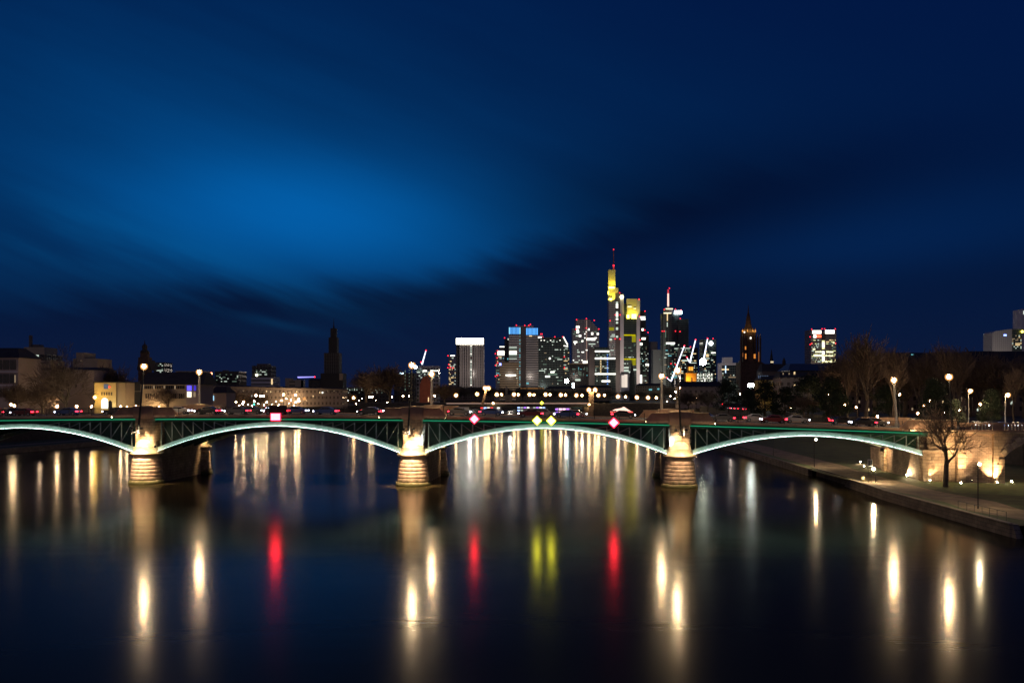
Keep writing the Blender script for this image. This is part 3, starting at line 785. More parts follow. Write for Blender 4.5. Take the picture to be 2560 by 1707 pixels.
# ---------------------------------------------------------------- cars
M_glass = mat('car_glass', (.01, .01, .012), .08); M_tyre = mat('tyre_rubber', (.015, .015, .015), .9)
E_tail = emi('tail_lamp', (1, .02, .04), 14); E_head = emi('head_lamp', (.8, .86, 1), 14); M_rimm = mat('wheel_rim', (.3, .3, .3), .3, .9)
def car(col_m, label):
    t_ = thing('parked_car' if 0 else 'car', label, 'car')
    P_ = [(-2.15, .35), (-2.2, .62), (-2.12, .9), (-1.2, .98), (-.55, 1.42), (.75, 1.46), (1.5, 1.05), (2.1, .95), (2.18, .6), (2.12, .32)]
    b_ = MB(); n = len(P_)
    vs = []
    for y, k_ in ((-.86, 1), (-.80, 1), (.80, 1), (.86, 1)):
        for x, z_ in P_:
            ins = 1 if abs(y) < .85 else .97
            yy_ = y * (.80 if z_ > 1.3 else 1)
            vs.append((x * ins, yy_, z_ if abs(y) < .85 else .35 + (z_ - .35) * .96))
    fs = [tuple(range(n))[::-1], tuple(range(3 * n, 4 * n))]
    for r_ in range(3):
        for i in range(n): fs.append((r_ * n + i, (r_ + 1) * n + i, (r_ + 1) * n + (i + 1) % n, r_ * n + (i + 1) % n)[::-1])
    b_.add(vs, fs); b_.build('body', col_m, t_)
    for s_ in (-1, 1):
        g1 = MB(); y = s_ * .835
        g1.prism([(-.95, 1.02), (1.2, 1.02), (.72, 1.36), (-.5, 1.33)], *sorted((y, y - s_ * .1)))
        g1.build('side_window', M_glass, t_)
        for x in (-1.35, 1.35):
            wl = MB(); ring = [(x + .33 * math.cos(a * .5236), .33 + .33 * math.sin(a * .5236)) for a in range(12)]
            wl.prism(ring, *sorted((s_ * .9, s_ * .68)))
            wo = wl.build('wheel', M_tyre, t_)
            ring = [(x + .2 * math.cos(a * .5236), .33 + .2 * math.sin(a * .5236)) for a in range(12)]
            MB().prism(ring, *sorted((s_ * .915, s_ * .88))).build('rim', M_rimm, wo)
        MB().box(1.86, 2.24, *sorted((s_ * .52, s_ * .9)), .68, .84).build('tail_light', E_tail, t_)
        MB().box(-2.26, -2.04, *sorted((s_ * .52, s_ * .89)), .60, .78).build('headlight', E_head, t_)
    g1 = MB(); g1.hexa([(-1.16, -.7, .99), (-1.16, .7, .99), (-1.1, .7, 1.01), (-1.1, -.7, 1.01)][::-1], [(-.62, -.6, 1.39), (-.62, .6, 1.39), (-.5, .6, 1.43), (-.5, -.6, 1.43)][::-1]); g1.build('windscreen', M_glass, t_)
    return t_
cols = [mat('silver_car_paint', (.12, .12, .125), .35, .5), mat('black_car_paint', (.02, .02, .022), .25), mat('red_car_paint', (.12, .01, .01), .35), mat('white_car_paint', (.3, .3, .3), .35), mat('blue_car_paint', (.03, .06, .2), .3)]
cn = ['silver', 'black', 'dark red', 'white', 'dark blue']
protos = [car(c_, 'x') for c_ in cols]
used = [False] * 5
def put(ci, loc, rz, label, group):
    if not used[ci]:
        used[ci] = True; o = protos[ci]; o.location = loc; o.rotation_euler = (0, 0, rz); o['label'] = label; o['group'] = group; return o
    return dup(protos[ci], loc, rz, label, group)
random.seed(5)
cnt = {}
def bcar(ci, x, y, rz, what):
    p_ = br_world(x, y, zt(x) - .10 + .012); sl_ = -2 * 1.58e-4 * (x + 30)
    k_ = (ci, what); cnt[k_] = cnt.get(k_, 0) + 1
    o = put(ci, p_, -PHI + rz, f'{nth(cnt[k_] - 1)} {cn[ci]} car from the left in the {what} lane on the bridge', 'cars crossing the bridge')
    o.rotation_euler[1] = -math.atan(sl_) if abs(rz) < 1 else math.atan(sl_)
x = -92
j = 0
while x < 84:
    if x < 4 or random.random() < .35: bcar([1, 0, 2, 4, 1, 2][j % 6], x, 6.6, 0, 'near')
    j += 1; x += random.uniform(5.6, 9.5)
x = -90; j = 0
while x < 84:
    if x > -8 or random.random() < .4: bcar([3, 1, 0, 4, 3][j % 5], x, 13.4, math.pi, 'far')
    j += 1; x += random.uniform(5.8, 10)

# ---------------------------------------------------------------- trees
def rv(rng): return Vector((rng.uniform(-1, 1), rng.uniform(-1, 1), rng.uniform(-1, 1)))
def bare_tree(seed, h, spread=1.0, trunk_r=.38, trunk_h=.28, levels=5, lean=0, kids=(5, 5, 5, 4, 4), up=.25, tw=.045):
    rng = random.Random(seed); tr, cr = MB(), MB()
    def grow(p, d, ln, r_, lev):
        n = 4 if lev == 0 else 3; pts = [p.copy()]; rs = [r_]
        r1 = r_ * (.62 if lev else .72)
        for i in range(n):
            d = (d + rv(rng) * (.06 if lev == 0 else .20) + Vector((0, 0, up * .3 if lev else 0))).normalized()
            p = p + d * ln / n; pts.append(p.copy()); rs.append(max(tw, r_ + (r1 - r_) * (i + 1) / n))
        (tr if lev <= 1 else cr).tube(pts, rs, 7 if lev == 0 else 5 if lev == 1 else 3, lev <= 1)
        if lev >= levels: return
        k_ = kids[min(lev, len(kids) - 1)]
        for i in range(k_):
            f = 1 if i == 0 else (rng.uniform(.35, 1) if lev else rng.uniform(.72, 1))
            j = min(n - 1, int(f * n)); q = pts[j].lerp(pts[j + 1], f * n - j) if f < 1 else pts[-1]
            side = (rv(rng)).cross(d).normalized()
            ang = rng.uniform(.15, .4) if i == 0 else rng.uniform(.5, 1.0) * (.75 + .25 * spread)
            nd = (d * math.cos(ang) + side * math.sin(ang) * spread).normalized()
            grow(q, nd, ln * (rng.uniform(.62, .88) if lev else rng.uniform(.75, 1.1)), max(tw, r1 * rng.uniform(.55, .85)), lev + 1)
    grow(Vector((0, 0, -.2)), Vector((lean, 0, 1)).normalized(), h * trunk_h, trunk_r, 0)
    zmax = max(v_[2] for v_ in cr.v); s_ = h / zmax
    for b_ in (tr, cr): b_.v = [(x * s_, y * s_, z_ * s_) for x, y, z_ in b_.v]
    return tr, cr
def make_tree(name, mbs, label, loc, group=None, rz=0, mm=None):
    t_ = thing(name, label, 'tree', loc, rz, group)
    mbs[0].build('trunk', M_trunk, t_, True); mbs[1].build('crown', mm or M_twig, t_)
    return t_
M_leaf = mat('dark_needles', (.018, .030, .012), .8, 0, .4, .5)
def evergreen(seed, h, wd, cone=.5, n=5200):
    rng = random.Random(seed); tr, cr = MB(), MB()
    tr.tube([(0, 0, -.2), (0, 0, h * .9)], [.3, .05], 6)
    cl = []
    for i in range(46):
        f = rng.random() ** .8; z_ = h * (.08 + .9 * f)
        rr = wd * .5 * ((1 - f) ** cone) * rng.uniform(.5, 1.0); a = rng.uniform(0, 6.28)
        cl.append((Vector((rr * math.cos(a), rr * math.sin(a), z_)), rng.uniform(.5, 1.1) * wd * .20))
        tr.tube([(0, 0, z_ * .85), (rr * math.cos(a), rr * math.sin(a), z_)], [.07, .02], 3, False)
    for i in range(n):
        c_, r_ = cl[rng.randrange(len(cl))]
        d = rv(rng).normalized() * r_ * rng.random() ** .4; d.z *= .7; p = c_ + d
        a = rv(rng).normalized() * rng.uniform(.16, .36); b_ = rv(rng).normalized() * rng.uniform(.1, .24)
        cr.add([p - a, p + b_, p + a, p - b_], [(0, 1, 2, 3)])
    return tr, cr
T1 = bare_tree(11, 20, 1.0, .62, .26, 5, .05)
T2 = bare_tree(23, 14, 1.05, .32, .22, 4, 0, (7, 7, 6, 5))
T3 = bare_tree(37, 9, 1.15, .2, .25, 4, 0, (6, 6, 5, 5))
T4 = bare_tree(52, 22, .62, .42, .22, 5, 0, (5, 5, 4, 4, 3), .5, .035)
def at(px, py, D): return (wx(px, D), D, wz(py, D))
D_ = 330
base = (wx(164, D_), D_, ZT)
big = make_tree('bare_tree', T1, 'large bare plane tree with pale lit trunk on the left bank', base)
big.scale = ((wz(850, D_) - ZT) / 20,) * 3
def tcopy(src, px, ytop, D, label, group, z0=ZT, rz=0, hh=20.0, wide=1.0):
    s_ = (wz(ytop, D) - z0) / hh
    return dup(src, (wx(px, D), D, z0), rz, label, group, (s_ * wide, s_ * wide, s_))
m2 = make_tree('bare_tree', T2, 'low bare tree among the lit windows at the far left bank', (0, 0, 0), 'bare trees on the left bank')
def first(o, px, ytop, D, hh, z0=ZT, wide=1.0):
    s_ = (wz(ytop, D) - z0) / hh; o.location = (wx(px, D), D, z0); o.scale = (s_ * wide, s_ * wide, s_)
first(m2, 32, 950, 330, 14)
tcopy(m2, 108, 950, 335, 'dense bare tree left of the large plane tree', 'bare trees on the left bank', rz=2, hh=14, wide=1.15)
tcopy(m2, 270, 905, 420, 'bare tree rising behind the yellow lit building', 'bare trees on the left bank', rz=1, hh=14, wide=1)
tcopy(m2, 420, 962, 400, 'round bare tree before the pale building right of the left mast', 'bare trees on the left bank', rz=3, hh=14, wide=1.35)
m3 = make_tree('bare_tree', T3, 'first small bare tree from the left before the long pale building', (0, 0, 0), 'small bare trees before the long pale building')
first(m3, 548, 968, 450, 9)
for i, (px_, yt) in enumerate(((585, 966), (615, 972), (648, 968), (690, 974), (722, 974), (756, 978), (800, 975), (845, 976), (872, 978))):
    D = 236 / (.177 - (px_ - CX) / FPX) * 1.0
    tcopy(m3, px_, yt, D, f'{nth(i + 1)} small bare tree from the left before the long pale building', 'small bare trees before the long pale building', rz=i * 1.3, hh=9, wide=1.35)
tcopy(m2, 915, 918, 700, 'big dark bare tree left of the middle lamp mast', None, rz=1, hh=14, wide=1.3)
tcopy(m2, 975, 905, 640, 'tall dark bare tree just behind the middle lamp mast', None, rz=4, hh=14, wide=1.2)
tcopy(m2, 1110, 955, 720, 'dark bare tree in front of the crown-lit tower', None, rz=5, hh=14, wide=1.5)
# behind the second bridge
for i in range(18):
    px_ = 1150 + i * 37 + (i * 53 % 17); D = 1110 + (i * 37 % 60)
    tcopy(m2, px_, 962 + (i * 29 % 14), D, f'{nth(i)} bare tree from the left in the dark row under the skyline', 'bare trees under the skyline', rz=i * 1.1, hh=14, wide=1.6)
# right bank
m4 = make_tree('bare_tree', T4, 'very tall bare tree with forked trunk behind the right span', (0, 0, 0), 'tall bare trees on the right bank')
first(m4, 2163, 812, 268, 22, wide=1.15)
for px_, yt, D, w_, lb in ((2118, 858, 300, .6, 'slender bare tree left of the tall forked tree'), (2145, 835, 330, .6, 'narrow upright bare tree between slender and forked ones'), (2232, 850, 290, 1.0, 'bare tree right behind the right end lamp post'), (2300, 858, 320, 1.0, 'bare tree between the end lamp and the dark mast'), (2392, 838, 300, 1.1, 'round-topped bare tree above the dark bushes near the right mast'), (2450, 865, 330, 1.0, 'bare tree before the roofs at the right edge'), (2535, 905, 260, .9, 'bare tree cut by the right edge of the view')):
    tcopy(m4, px_, yt, D, lb, 'tall bare trees on the right bank', rz=px_ % 6, hh=22, wide=w_)
tcopy(m2, 1722, 975, 460, 'round bare tree before the pale building right of the right mast', None, rz=2, hh=14, wide=1.5)
tcopy(m2, 1770, 972, 450, 'bare tree beside the dark evergreens on the right bank', None, rz=4, hh=14, wide=1.3)
tcopy(m2, 2010, 985, 330, 'low bare tree before the white house on the right bank', None, rz=1, hh=14, wide=1.4)
EV = [evergreen(3, 15, 15, .45, 9000), evergreen(8, 14, 12, .6, 8000)]
e1 = make_tree('evergreen_tree', EV[0], 'x', (0, 0, 0), 'dark evergreens on the right bank', mm=M_leaf); first(e1, 1822, 950, 420, 15, wide=1.0); e1['label'] = 'dark evergreen at the left end of the evergreen group'
e2 = make_tree('evergreen_tree', EV[1], 'x', (0, 0, 0), 'dark evergreens on the right bank', mm=M_leaf); first(e2, 1912, 952, 360, 14, wide=1.2); e2['label'] = 'broad dark evergreen beside the white double lamp'
for src, px_, yt, D, hh, w_, lb in ((e1, 1868, 975, 400, 15, 1.0, 'lower dark evergreen between the left end one and the broad one'), (e2, 1962, 968, 350, 14, 1.2, 'dark evergreen before the yellow house'), (e1, 2020, 940, 340, 15, 1.1, 'tall dark evergreen before the roofs left of the white-topped tower'), (e2, 2075, 945, 320, 14, 1.3, 'dark evergreen under the white-topped tower'), (e1, 2100, 985, 290, 15, 1.2, 'low dark evergreen left of the forked bare tree'), (e1, 2225, 965, 300, 15, 1.2, 'dark evergreen just left of the right end lamp post'), (e1, 2340, 950, 222, 15, .75, 'dense black evergreen behind the bare quay tree'), (e2, 2385, 1000, 235, 14, 1.0, 'black bush-like evergreen right of the quay tree'), (e2, 2478, 975, 250, 14, .9, 'dark evergreen between the two road lamps')):
    tcopy(src, px_, yt, D, lb, 'dark evergreens on the right bank', rz=px_ % 6, hh=hh, wide=w_)
for i, (px_, yt, D, w_) in enumerate(((2095, 880, 345, 1.2), (2190, 868, 340, 1.4), (2262, 872, 335, 1.3), (2335, 870, 345, 1.4), (2425, 862, 340, 1.3), (2492, 880, 330, 1.2), (2560, 890, 320, 1.2))):
    tcopy(m2, px_, yt, D, f'{nth(i)} broad bare tree from the left against the brown embankment houses', 'broad bare trees before the embankment houses', rz=i * 2.1, hh=14, wide=w_)
# the near quay tree
rngq = None
TQ = bare_tree(71, 13.6, 1.0, .40, .30, 4, .04, (4, 5, 5, 5), .38, .026)
qt = make_tree('bare_tree', TQ, 'bare tree on the quay lawn silhouetted against the lit stone wall', (wx(2364, 152), 152, zl))

# ---------------------------------------------------------------- city buildings
UNIT = MB().box(-.5, .5, -.5, .5, -.5, .5)
_um = {}
def unit(m_):
    if m_.name not in _um: _um[m_.name] = UNIT.mesh('pane', m_)
    return _um[m_.name]
class Bld:
    def __init__(s, name, label, px0, px1, ytop, D, cat='building', base=ZT, group=None):
        s.D, s.s = D, D / FPX; s.cx = (px0 + px1) / 2; s.base = base
        s.o = thing(name, label, cat, (wx(s.cx, D), D, base), 0, group)
        s.nw = 0
    def x(s, px): return (px - s.cx) * s.s
    def z(s, py): return wz(py, s.D) - s.base
    def box(s, name, p0, p1, yt, m_, yb=None, f=0.0, dp=25.0, parent=None):
        z0 = -.5 if yb is None else s.z(yb)
        return MB().box(s.x(p0), s.x(p1), f, f + dp, z0, s.z(yt)).build(name, m_, parent or s.o)
    def win(s, p0, p1, y0, y1, m_, f=-.12, name='lit_window', th=.2):
        o = link(name, unit(m_), s.o)
        o.location = (s.x((p0 + p1) / 2), f, s.z((y0 + y1) / 2)); o.scale = ((p1 - p0) * s.s, th, (y1 - y0) * s.s)
        s.nw += 1; return o
    def grid(s, p0, p1, y0, y1, nx, ny, prob, ms, seed, f=-.12, gx=.75, gz=.5, name='lit_window', merge=True, cap=90):
        rg = random.Random(seed); cw, ch = (p1 - p0) / nx, (y1 - y0) / ny; cells = []
        for j in range(ny):
            i = 0; rowp = prob * rg.choice((.3, .8, 1.0, 1.7))
            while i < nx:
                if rg.random() < rowp:
                    L_ = 1
                    while merge and i + L_ < nx and rg.random() < .45: L_ += 1
                    cells.append((i, j, L_)); i += L_
                i += 1
        rg.shuffle(cells)
        for i, j, L_ in cells[:cap]:
            a = p0 + i * cw + cw * (1 - gx) / 2; b_ = p0 + (i + L_) * cw - cw * (1 - gx) / 2
            c_ = y0 + j * ch + ch * (1 - gz) / 2
            s.win(a, b_, c_, c_ + ch * gz, ms[rg.randrange(len(ms))], f, name)
    def beacon(s, px, py, r_=None, f=-.5, m_=None, name='red_beacon'):
        r_ = r_ or 1.35 * s.s
        MB().sphere((s.x(px), f, s.z(py)), r_, 8, 5).build(name, m_ or E_red, s.o)
    def roof(s, p0, p1, ye, yr, dp, m_=M_roof, f=-.6, hip=.12, name='roof'):
        x0, x1 = s.x(p0), s.x(p1); z0, z1 = s.z(ye), s.z(yr); hx = (x1 - x0) * hip
        MB().hexa([(x0, f, z0), (x1, f, z0), (x1, dp, z0), (x0, dp, z0)], [(x0 + hx, f + dp * .35, z1), (x1 - hx, f + dp * .35, z1), (x1 - hx, dp * .65, z1), (x0 + hx, dp * .65, z1)]).build(name, m_, s.o)
W4 = [W_white, W_white, W_dim, W_warm, W_dim, W_teal]
WD = [W_dim, W_dim, W_white, W_dimw]
WW = [W_warm, W_dimw, W_warm]
F_grey = facade('grey_fin_facade', (.42, .36, .31), (.05, .045, .045), 3.2, 3.8, .55, .12)
F_stripe = facade('banded_facade', (.60, .56, .53), (.06, .06, .065), 400, 3.6, .0, .52)
F_beige = facade('beige_band_facade', (.50, .37, .22), (.10, .075, .05), 400, 3.4, .0, .5)
F_glass = facade('dark_glass_facade', (.10, .12, .11), (.02, .028, .028), 2.4, 3.6, .18, .2, .1)
F_grid = facade('light_grid_facade', (.46, .43, .43), (.06, .065, .075), 2.6, 3.6, .28, .35, .15)
F_light = mat('grey_cladding', (.62, .57, .58), .6, 0, .12, .05)
F_dkcore = mat('dark_cladding', (.10, .08, .075), .6, 0, .2, .05)
F_house = facade('plaster_windows_facade', (.27, .21, .175), (.12, .095, .08), 3.1, 3.4, .58, .55)
F_hrow = facade('brown_plaster_facade', (.17, .115, .09), (.03, .024, .02), 3.0, 3.5, .6, .55)
F_mauve = mat('mauve_plaster', (.34, .27, .25), .85, 0, .12, .15)
F_beigeP = mat('beige_plaster', (.42, .33, .22), .85, 0, .12, .15)
F_dark = facade('dark_office_facade', (.05, .045, .045), (.012, .012, .015), 3.0, 3.5, .4, .4)

# --- crown-lit tower
b = Bld('office_tower', 'slab tower with brilliant white lit crown and a lit stair strip', 1139, 1209, 844, 1300, 'tower')
b.box('side_wing', 1139.5, 1149.6, 862, F_dark, f=9, dp=22); b.box('tower_body', 1149, 1209, 861, F_grey, dp=34)
E_crown = emi('crown_light', (1, .98, .82), 9)
b.box('crown', 1139.8, 1209, 846, F_dkcore, 861.5, f=.6, dp=33)
for i in range(15): b.win(1140.6 + i * 4.6, 1144.4 + i * 4.6, 845.5, 860.5, E_crown, f=-.2, name='crown_light', th=1.2)
for i in range(26):
    if i not in (7, 8): b.win(1176, 1179.2, 864 + i * 3.9, 866.4 + i * 3.9, W_white if i % 5 else W_bright)
for i in range(14): b.box('fin', 1149.6 + i * 4.55, 1150.6 + i * 4.55, 862, F_light, f=-1.0, dp=.9)
b = Bld('apartment_tower', 'slim tower with red beacons left of the crown-lit tower', 1120, 1140, 887, 1900, 'tower')
b.box('tower_body', 1121, 1140, 889, F_grid, dp=30); b.win(1126, 1137, 887.5, 890.5, W_bright)
b.grid(1122, 1139, 893, 962, 7, 17, .28, [W_warm, W_warm, W_white], 4)
for q in ((1120, 889), (1122, 911), (1119.5, 919), (1132, 919.5), (1126, 918)): b.beacon(*q)
b = Bld('office_tower', 'tower with very bright lit block on top between stacked towers', 1238, 1262, 866, 1900, 'tower')
b.box('tower_body', 1239, 1262, 875, F_grid, dp=30); b.box('penthouse', 1249, 1262, 868, F_dkcore, 875, dp=20)
b.win(1244, 1261, 877, 888, W_bright); b.win(1249, 1261, 865.5, 868, W_bright); b.grid(1240, 1260, 890, 965, 7, 20, .3, W4, 8)
for q in ((1238.5, 884), (1238.5, 913), (1244, 877), (1238.5, 940.5), (1244, 938), (1243, 894.5), (1244, 907)): b.beacon(*q)
b = Bld('office_tower', 'narrow dark tower behind the blue-crowned twin slabs', 1261, 1274, 844, 1750, 'tower')
b.box('tower_body', 1261, 1280, 846, F_dark, dp=25); b.beacon(1261.5, 844.5); b.win(1269, 1272, 846, 850, W_white); b.win(1268, 1271, 895, 899, W_teal)
# --- twin slabs with blue crown
b = Bld('twin_tower', 'twin striped slab tower with glowing blue crown', 1272, 1345, 818, 1500, 'tower')
b.box('left_slab', 1272, 1302, 836, F_stripe, dp=30); b.box('core', 1302, 1315, 815, F_dkcore, f=4, dp=30); b.box('right_slab', 1315, 1345.4, 838, F_stripe, dp=30)
b.box('crown', 1272, 1301, 817, F_dkcore, 836, f=.8, dp=28); b.box('crown', 1315, 1345, 819.5, F_dkcore, 838, f=.8, dp=28)
b.box('plant_room', 1286, 1334, 813.5, F_light, 819, f=8, dp=12)
E_bl = emi('blue_crown_light', (.10, .42, 1), 1.5); E_bl2 = emi('blue_crown_bright', (.25, .7, 1), 1.8)
for i in range(9):
    b.win(1272.6 + i * 3.3, 1274.3 + i * 3.3, 818.3, 835, E_bl2 if i in (0, 8) else E_bl, name='crown_light')
    b.win(1315.6 + i * 3.35, 1317.6 + i * 3.35, 820, 837, E_bl, name='crown_light')
for y0, h_, m_ in ((867, 2.5, W_white), (872, 2, W_dim), (877.5, 3, W_bright), (882, 2.8, W_bright), (886, 2, W_white), (891, 1.6, W_dim), (896, 1.6, W_white)): b.win(1273, 1292, y0, y0 + h_, m_)
b.win(1323, 1330, 838.5, 841, W_warm); b.win(1316, 1322, 956, 960, W_teal)
for i in range(28): b.win(1298, 1301, 840 + i * 4.6, 842 + i * 4.6, W_teal if i % 3 else W_dim) if i % 4 != 1 else None
for q in ((1291, 813), (1312, 813.5), (1322, 813.5), (1326, 811), (1355, 835), (1357, 843)): b.beacon(*q)
# --- beige building before
b = Bld('office_block', 'beige banded office block in front of the twin slabs', 1249, 1297, 905, 1400, 'building')
b.box('block_body', 1249, 1297, 905, F_beige, dp=30); b.win(1264, 1290, 936, 939.5, W_bright)
b.win(1248.5, 1253, 908, 913, emi('blue_logo', (.2, .25, 1), 6), name='sign_emblem', f=-.4)
for q in ((1249, 936), (1291, 944)): b.win(q[0], q[0] + 2, q[1], q[1] + 2, W_white)
for i in range(10): b.win(1292, 1294.5, 921 + i * 4.5, 923 + i * 4.5, W_white if i == 0 else W_dimw)
# --- dark tower with green-white lights
b = Bld('glass_tower', 'dark glass tower with greenish lit top floor and slanted bright edge', 1346, 1424, 842, 1480, 'tower')
b.box('tower_body', 1346, 1407, 843, F_glass, dp=40)
MB().prism([(b.x(1407), -.5), (b.x(1424), -.5), (b.x(1424), b.z(876)), (b.x(1419), b.z(862)), (b.x(1410), b.z(840)), (b.x(1407), b.z(840))], 1, 30).build('east_wing', F_glass, b.o)
b.box('left_wing', 1346, 1357, 838, F_light, 846, f=2, dp=20)
b.grid(1347, 1406, 849, 856, 15, 2, .6, [W_bright, W_white], 3); b.win(1345, 1354, 842, 845, W_bright)
o = MB().tube([(b.x(1408.5), -.5, b.z(842)), (b.x(1419), -.5, b.z(862))], 1.1, 4).build('edge_light', W_bright, b.o)
o = MB().tube([(b.x(1409), -.5, b.z(864)), (b.x(1420), -.5, b.z(866))], .8, 4).build('edge_light', W_bright, b.o)
b.grid(1347, 1406, 860, 965, 18, 26, .10, WD + [W_white], 12, cap=55); b.grid(1409, 1423, 866, 962, 4, 28, .25, [W_white, W_dim, W_warm], 14, cap=26)
for q in ((1376, 928, 10), (1363, 939, 12)): b.win(q[0], q[0] + q[2], q[1], q[1] + 4, W_bright)
b.win(1370, 1393, 933, 938, W_dim); b.beacon(1374.5, 896, 1.6, m_=W_bright, name='spot_lamp')
for q in ((1387, 842), (1407, 842), (1411, 892), (1411, 919), (1352, 835)): b.beacon(*q)
# --- grid tower
b = Bld('office_tower', 'light-gridded tower with slanted shoulder left of the tallest tower', 1431, 1498, 798, 1650, 'tower')
MB().prism([(b.x(1431), -.5), (b.x(1498), -.5), (b.x(1498), b.z(824)), (b.x(1474), b.z(798)), (b.x(1440), b.z(798)), (b.x(1440), b.z(820)), (b.x(1431), b.z(822))], 0, 40).build('tower_body', F_grid, b.o)
b.win(1465.3, 1467.5, 800, 908, emi('pink_seam_light', (.5, .3, .25), .5), name='seam_light')
b.grid(1432, 1496, 822, 908, 18, 17, .12, [W_white, W_white, W_bright, W_dim], 21, cap=55)
for a in ((1441, 1447, 823, 833), (1466, 1488, 845, 851), (1440, 1449, 815, 820), (1434, 1443, 853, 857), (1492, 1497, 832, 837), (1478, 1483, 831, 837), (1454, 1458, 850, 855), (1447, 1453, 837, 842), (1471, 1474, 821, 826), (1457, 1472, 902, 909)): b.win(*a, W_bright)
for q in ((1441.5, 799), (1466, 796.5), (1485.5, 801), (1497, 822.5), (1466, 820), (1440, 823)): b.beacon(*q)
b = Bld('office_block', 'low dark podium block with dim blue-green windows', 1428, 1474, 909, 1500)
b.box('block_body', 1424, 1473, 909, F_dark, dp=30); b.grid(1430, 1472, 917, 940, 14, 6, .35, [W_dim, W_teal, W_dim], 5, cap=36); b.win(1438, 1451, 947, 952, W_white); b.box('roof', 1426, 1474, 908, F_beige, 910.5, f=-.8, dp=28)
b = Bld('office_block', 'mid-rise glass block with long bright horizontal floor lines', 1473, 1539, 868, 1450)
b.box('side_block', 1473, 1487, 869, F_dkcore, f=2, dp=30); b.box('block_body', 1487, 1523, 868, F_glass, dp=30); b.box('low_wing', 1500, 1539, 890, F_glass, dp=28, f=-1.5)
for a in ((1487, 1523, 876.5, 880), (1487, 1538, 894, 898), (1487, 1539, 933, 936.5), (1504, 1525, 950.5, 955)): b.win(*a, W_bright, f=-1.8)
b.grid(1488, 1522, 882, 962, 12, 20, .22, [W_dim, W_white, W_dim, W_dimw], 31, f=-1.7, cap=55)
for i in range(13): b.win(1517, 1520, 886 + i * 6, 889 + i * 6, emi('blue_stair_light', (.15, .35, 1), .9), f=-1.8)
for i in range(9): b.win(1500, 1503, 897 + i * 4, 899 + i * 4, W_warm, f=-1.8)
# --- tallest tower
b = Bld('skyscraper', 'tallest skyscraper with yellow lit spire wings and red-lit antenna', 1520.7, 1600, 674, 1870, 'tower')
b.box('left_wing', 1522, 1539, 750, F_grid, dp=30, f=1); b.box('dark_core', 1539, 1550.5, 733, F_dkcore, f=2, dp=30)
b.box('core_cap', 1534, 1558, 732, F_dkcore, 752, f=6, dp=20); b.box('light_column', 1550.5, 1559.4, 736, F_light, dp=34)
b.box('glass_front', 1559.4, 1592, 758, F_glass, f=2.5, dp=34); b.box('right_column', 1591.5, 1600, 748, F_light, dp=34)
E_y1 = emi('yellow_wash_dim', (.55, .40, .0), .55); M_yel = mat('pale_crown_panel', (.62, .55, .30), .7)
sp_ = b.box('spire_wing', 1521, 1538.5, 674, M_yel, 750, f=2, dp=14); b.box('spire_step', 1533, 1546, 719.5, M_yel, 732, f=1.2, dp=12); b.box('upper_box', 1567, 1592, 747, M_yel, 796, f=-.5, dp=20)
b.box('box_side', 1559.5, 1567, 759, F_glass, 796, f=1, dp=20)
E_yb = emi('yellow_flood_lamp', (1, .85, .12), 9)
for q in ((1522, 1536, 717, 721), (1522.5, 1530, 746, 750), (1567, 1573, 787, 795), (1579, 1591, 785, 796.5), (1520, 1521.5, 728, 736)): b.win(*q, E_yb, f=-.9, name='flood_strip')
for a in ((1559.6, 1589, 836, 839, .9), (1559.6, 1590, 896, 899, .7)): b.win(*a[:4], emi('yellow_band', (.85, .75, .0), .7), f=1.9, name='sky_garden_light')
for a in ((1580, 1590, 839, 855), (1579, 1590, 899, 913), (1523, 1535, 818, 826)): b.win(*a, emi('yellow_garden', (.55, .5, .02), .5), f=1.9 if a[0] > 1540 else .8, name='sky_garden')
for y0, y1 in ((754, 771), (778, 801), (804, 810), (818, 826), (839, 845)):
    n_ = max(1, int((y1 - y0) / 4.5))
    for i in range(n_): b.win(1540, 1545.5, y0 + i * (y1 - y0) / n_, y0 + (i + .82) * (y1 - y0) / n_, W_bright if i % 3 else W_white, f=1.7)
b.beacon(1553.7, 743, 3.6, f=-3.2, m_=emi('yellow_logo_lamp', (1, .95, .5), 6), name='emblem_light')
b.grid(1560, 1590, 859, 962, 11, 26, .15, WD + [W_white], 41, f=2.3, cap=45); b.grid(1523, 1538, 830, 960, 5, 30, .22, WD + [W_white], 43, f=.8, cap=28)
for a in ((1558, 1567, 765.5, 769), (1569, 1579, 765, 768.5), (1560, 1572, 917, 921), (1560, 1572, 924, 927.5), (1560, 1578, 928, 932), (1582, 1592, 922, 926), (1524, 1530, 846, 851), (1584, 1590, 770, 772)): b.win(*a, W_white if a[2] > 800 else emi('cream_window', (1, .9, .4), 1.6), f=-.9 if 1567 < a[0] < 1592 and a[2] < 796 else 2.0 if a[0] > 1540 else .7)
MB().tube([(b.x(1535), 8, b.z(674)), (b.x(1535), 8, b.z(655)), (b.x(1535), 8, b.z(622))], [1.6, 1.0, .6], 6).build('antenna', mat('red_white_antenna', (.4, .12, .08), .5), b.o)
b.beacon(1535, 622.5, f=7); b.beacon(1535, 663, 1.8, f=6); b.win(1533.5, 1536.5, 664, 672, emi('antenna_glow', (.6, .05, .03), .8), f=6.4, name='antenna_light')
for q in ((1549, 732), (1597.5, 748), (1538, 787), (1550, 787), (1525, 801.5), (1538, 847), (1550, 847), (1600, 850), (1599, 791)): b.beacon(*q)
light('crown_flood', 'SPOT', (b.x(1529), -6, b.z(758)), 70000, (1, .82, .06), b.o, (b.x(1529), 1.5, b.z(736)), .6, 75, .8)
light('crown_flood', 'SPOT', (b.x(1532), -6, b.z(726)), 60000, (1, .82, .06), b.o, (b.x(1532), 1.5, b.z(704)), .6, 75, .8)
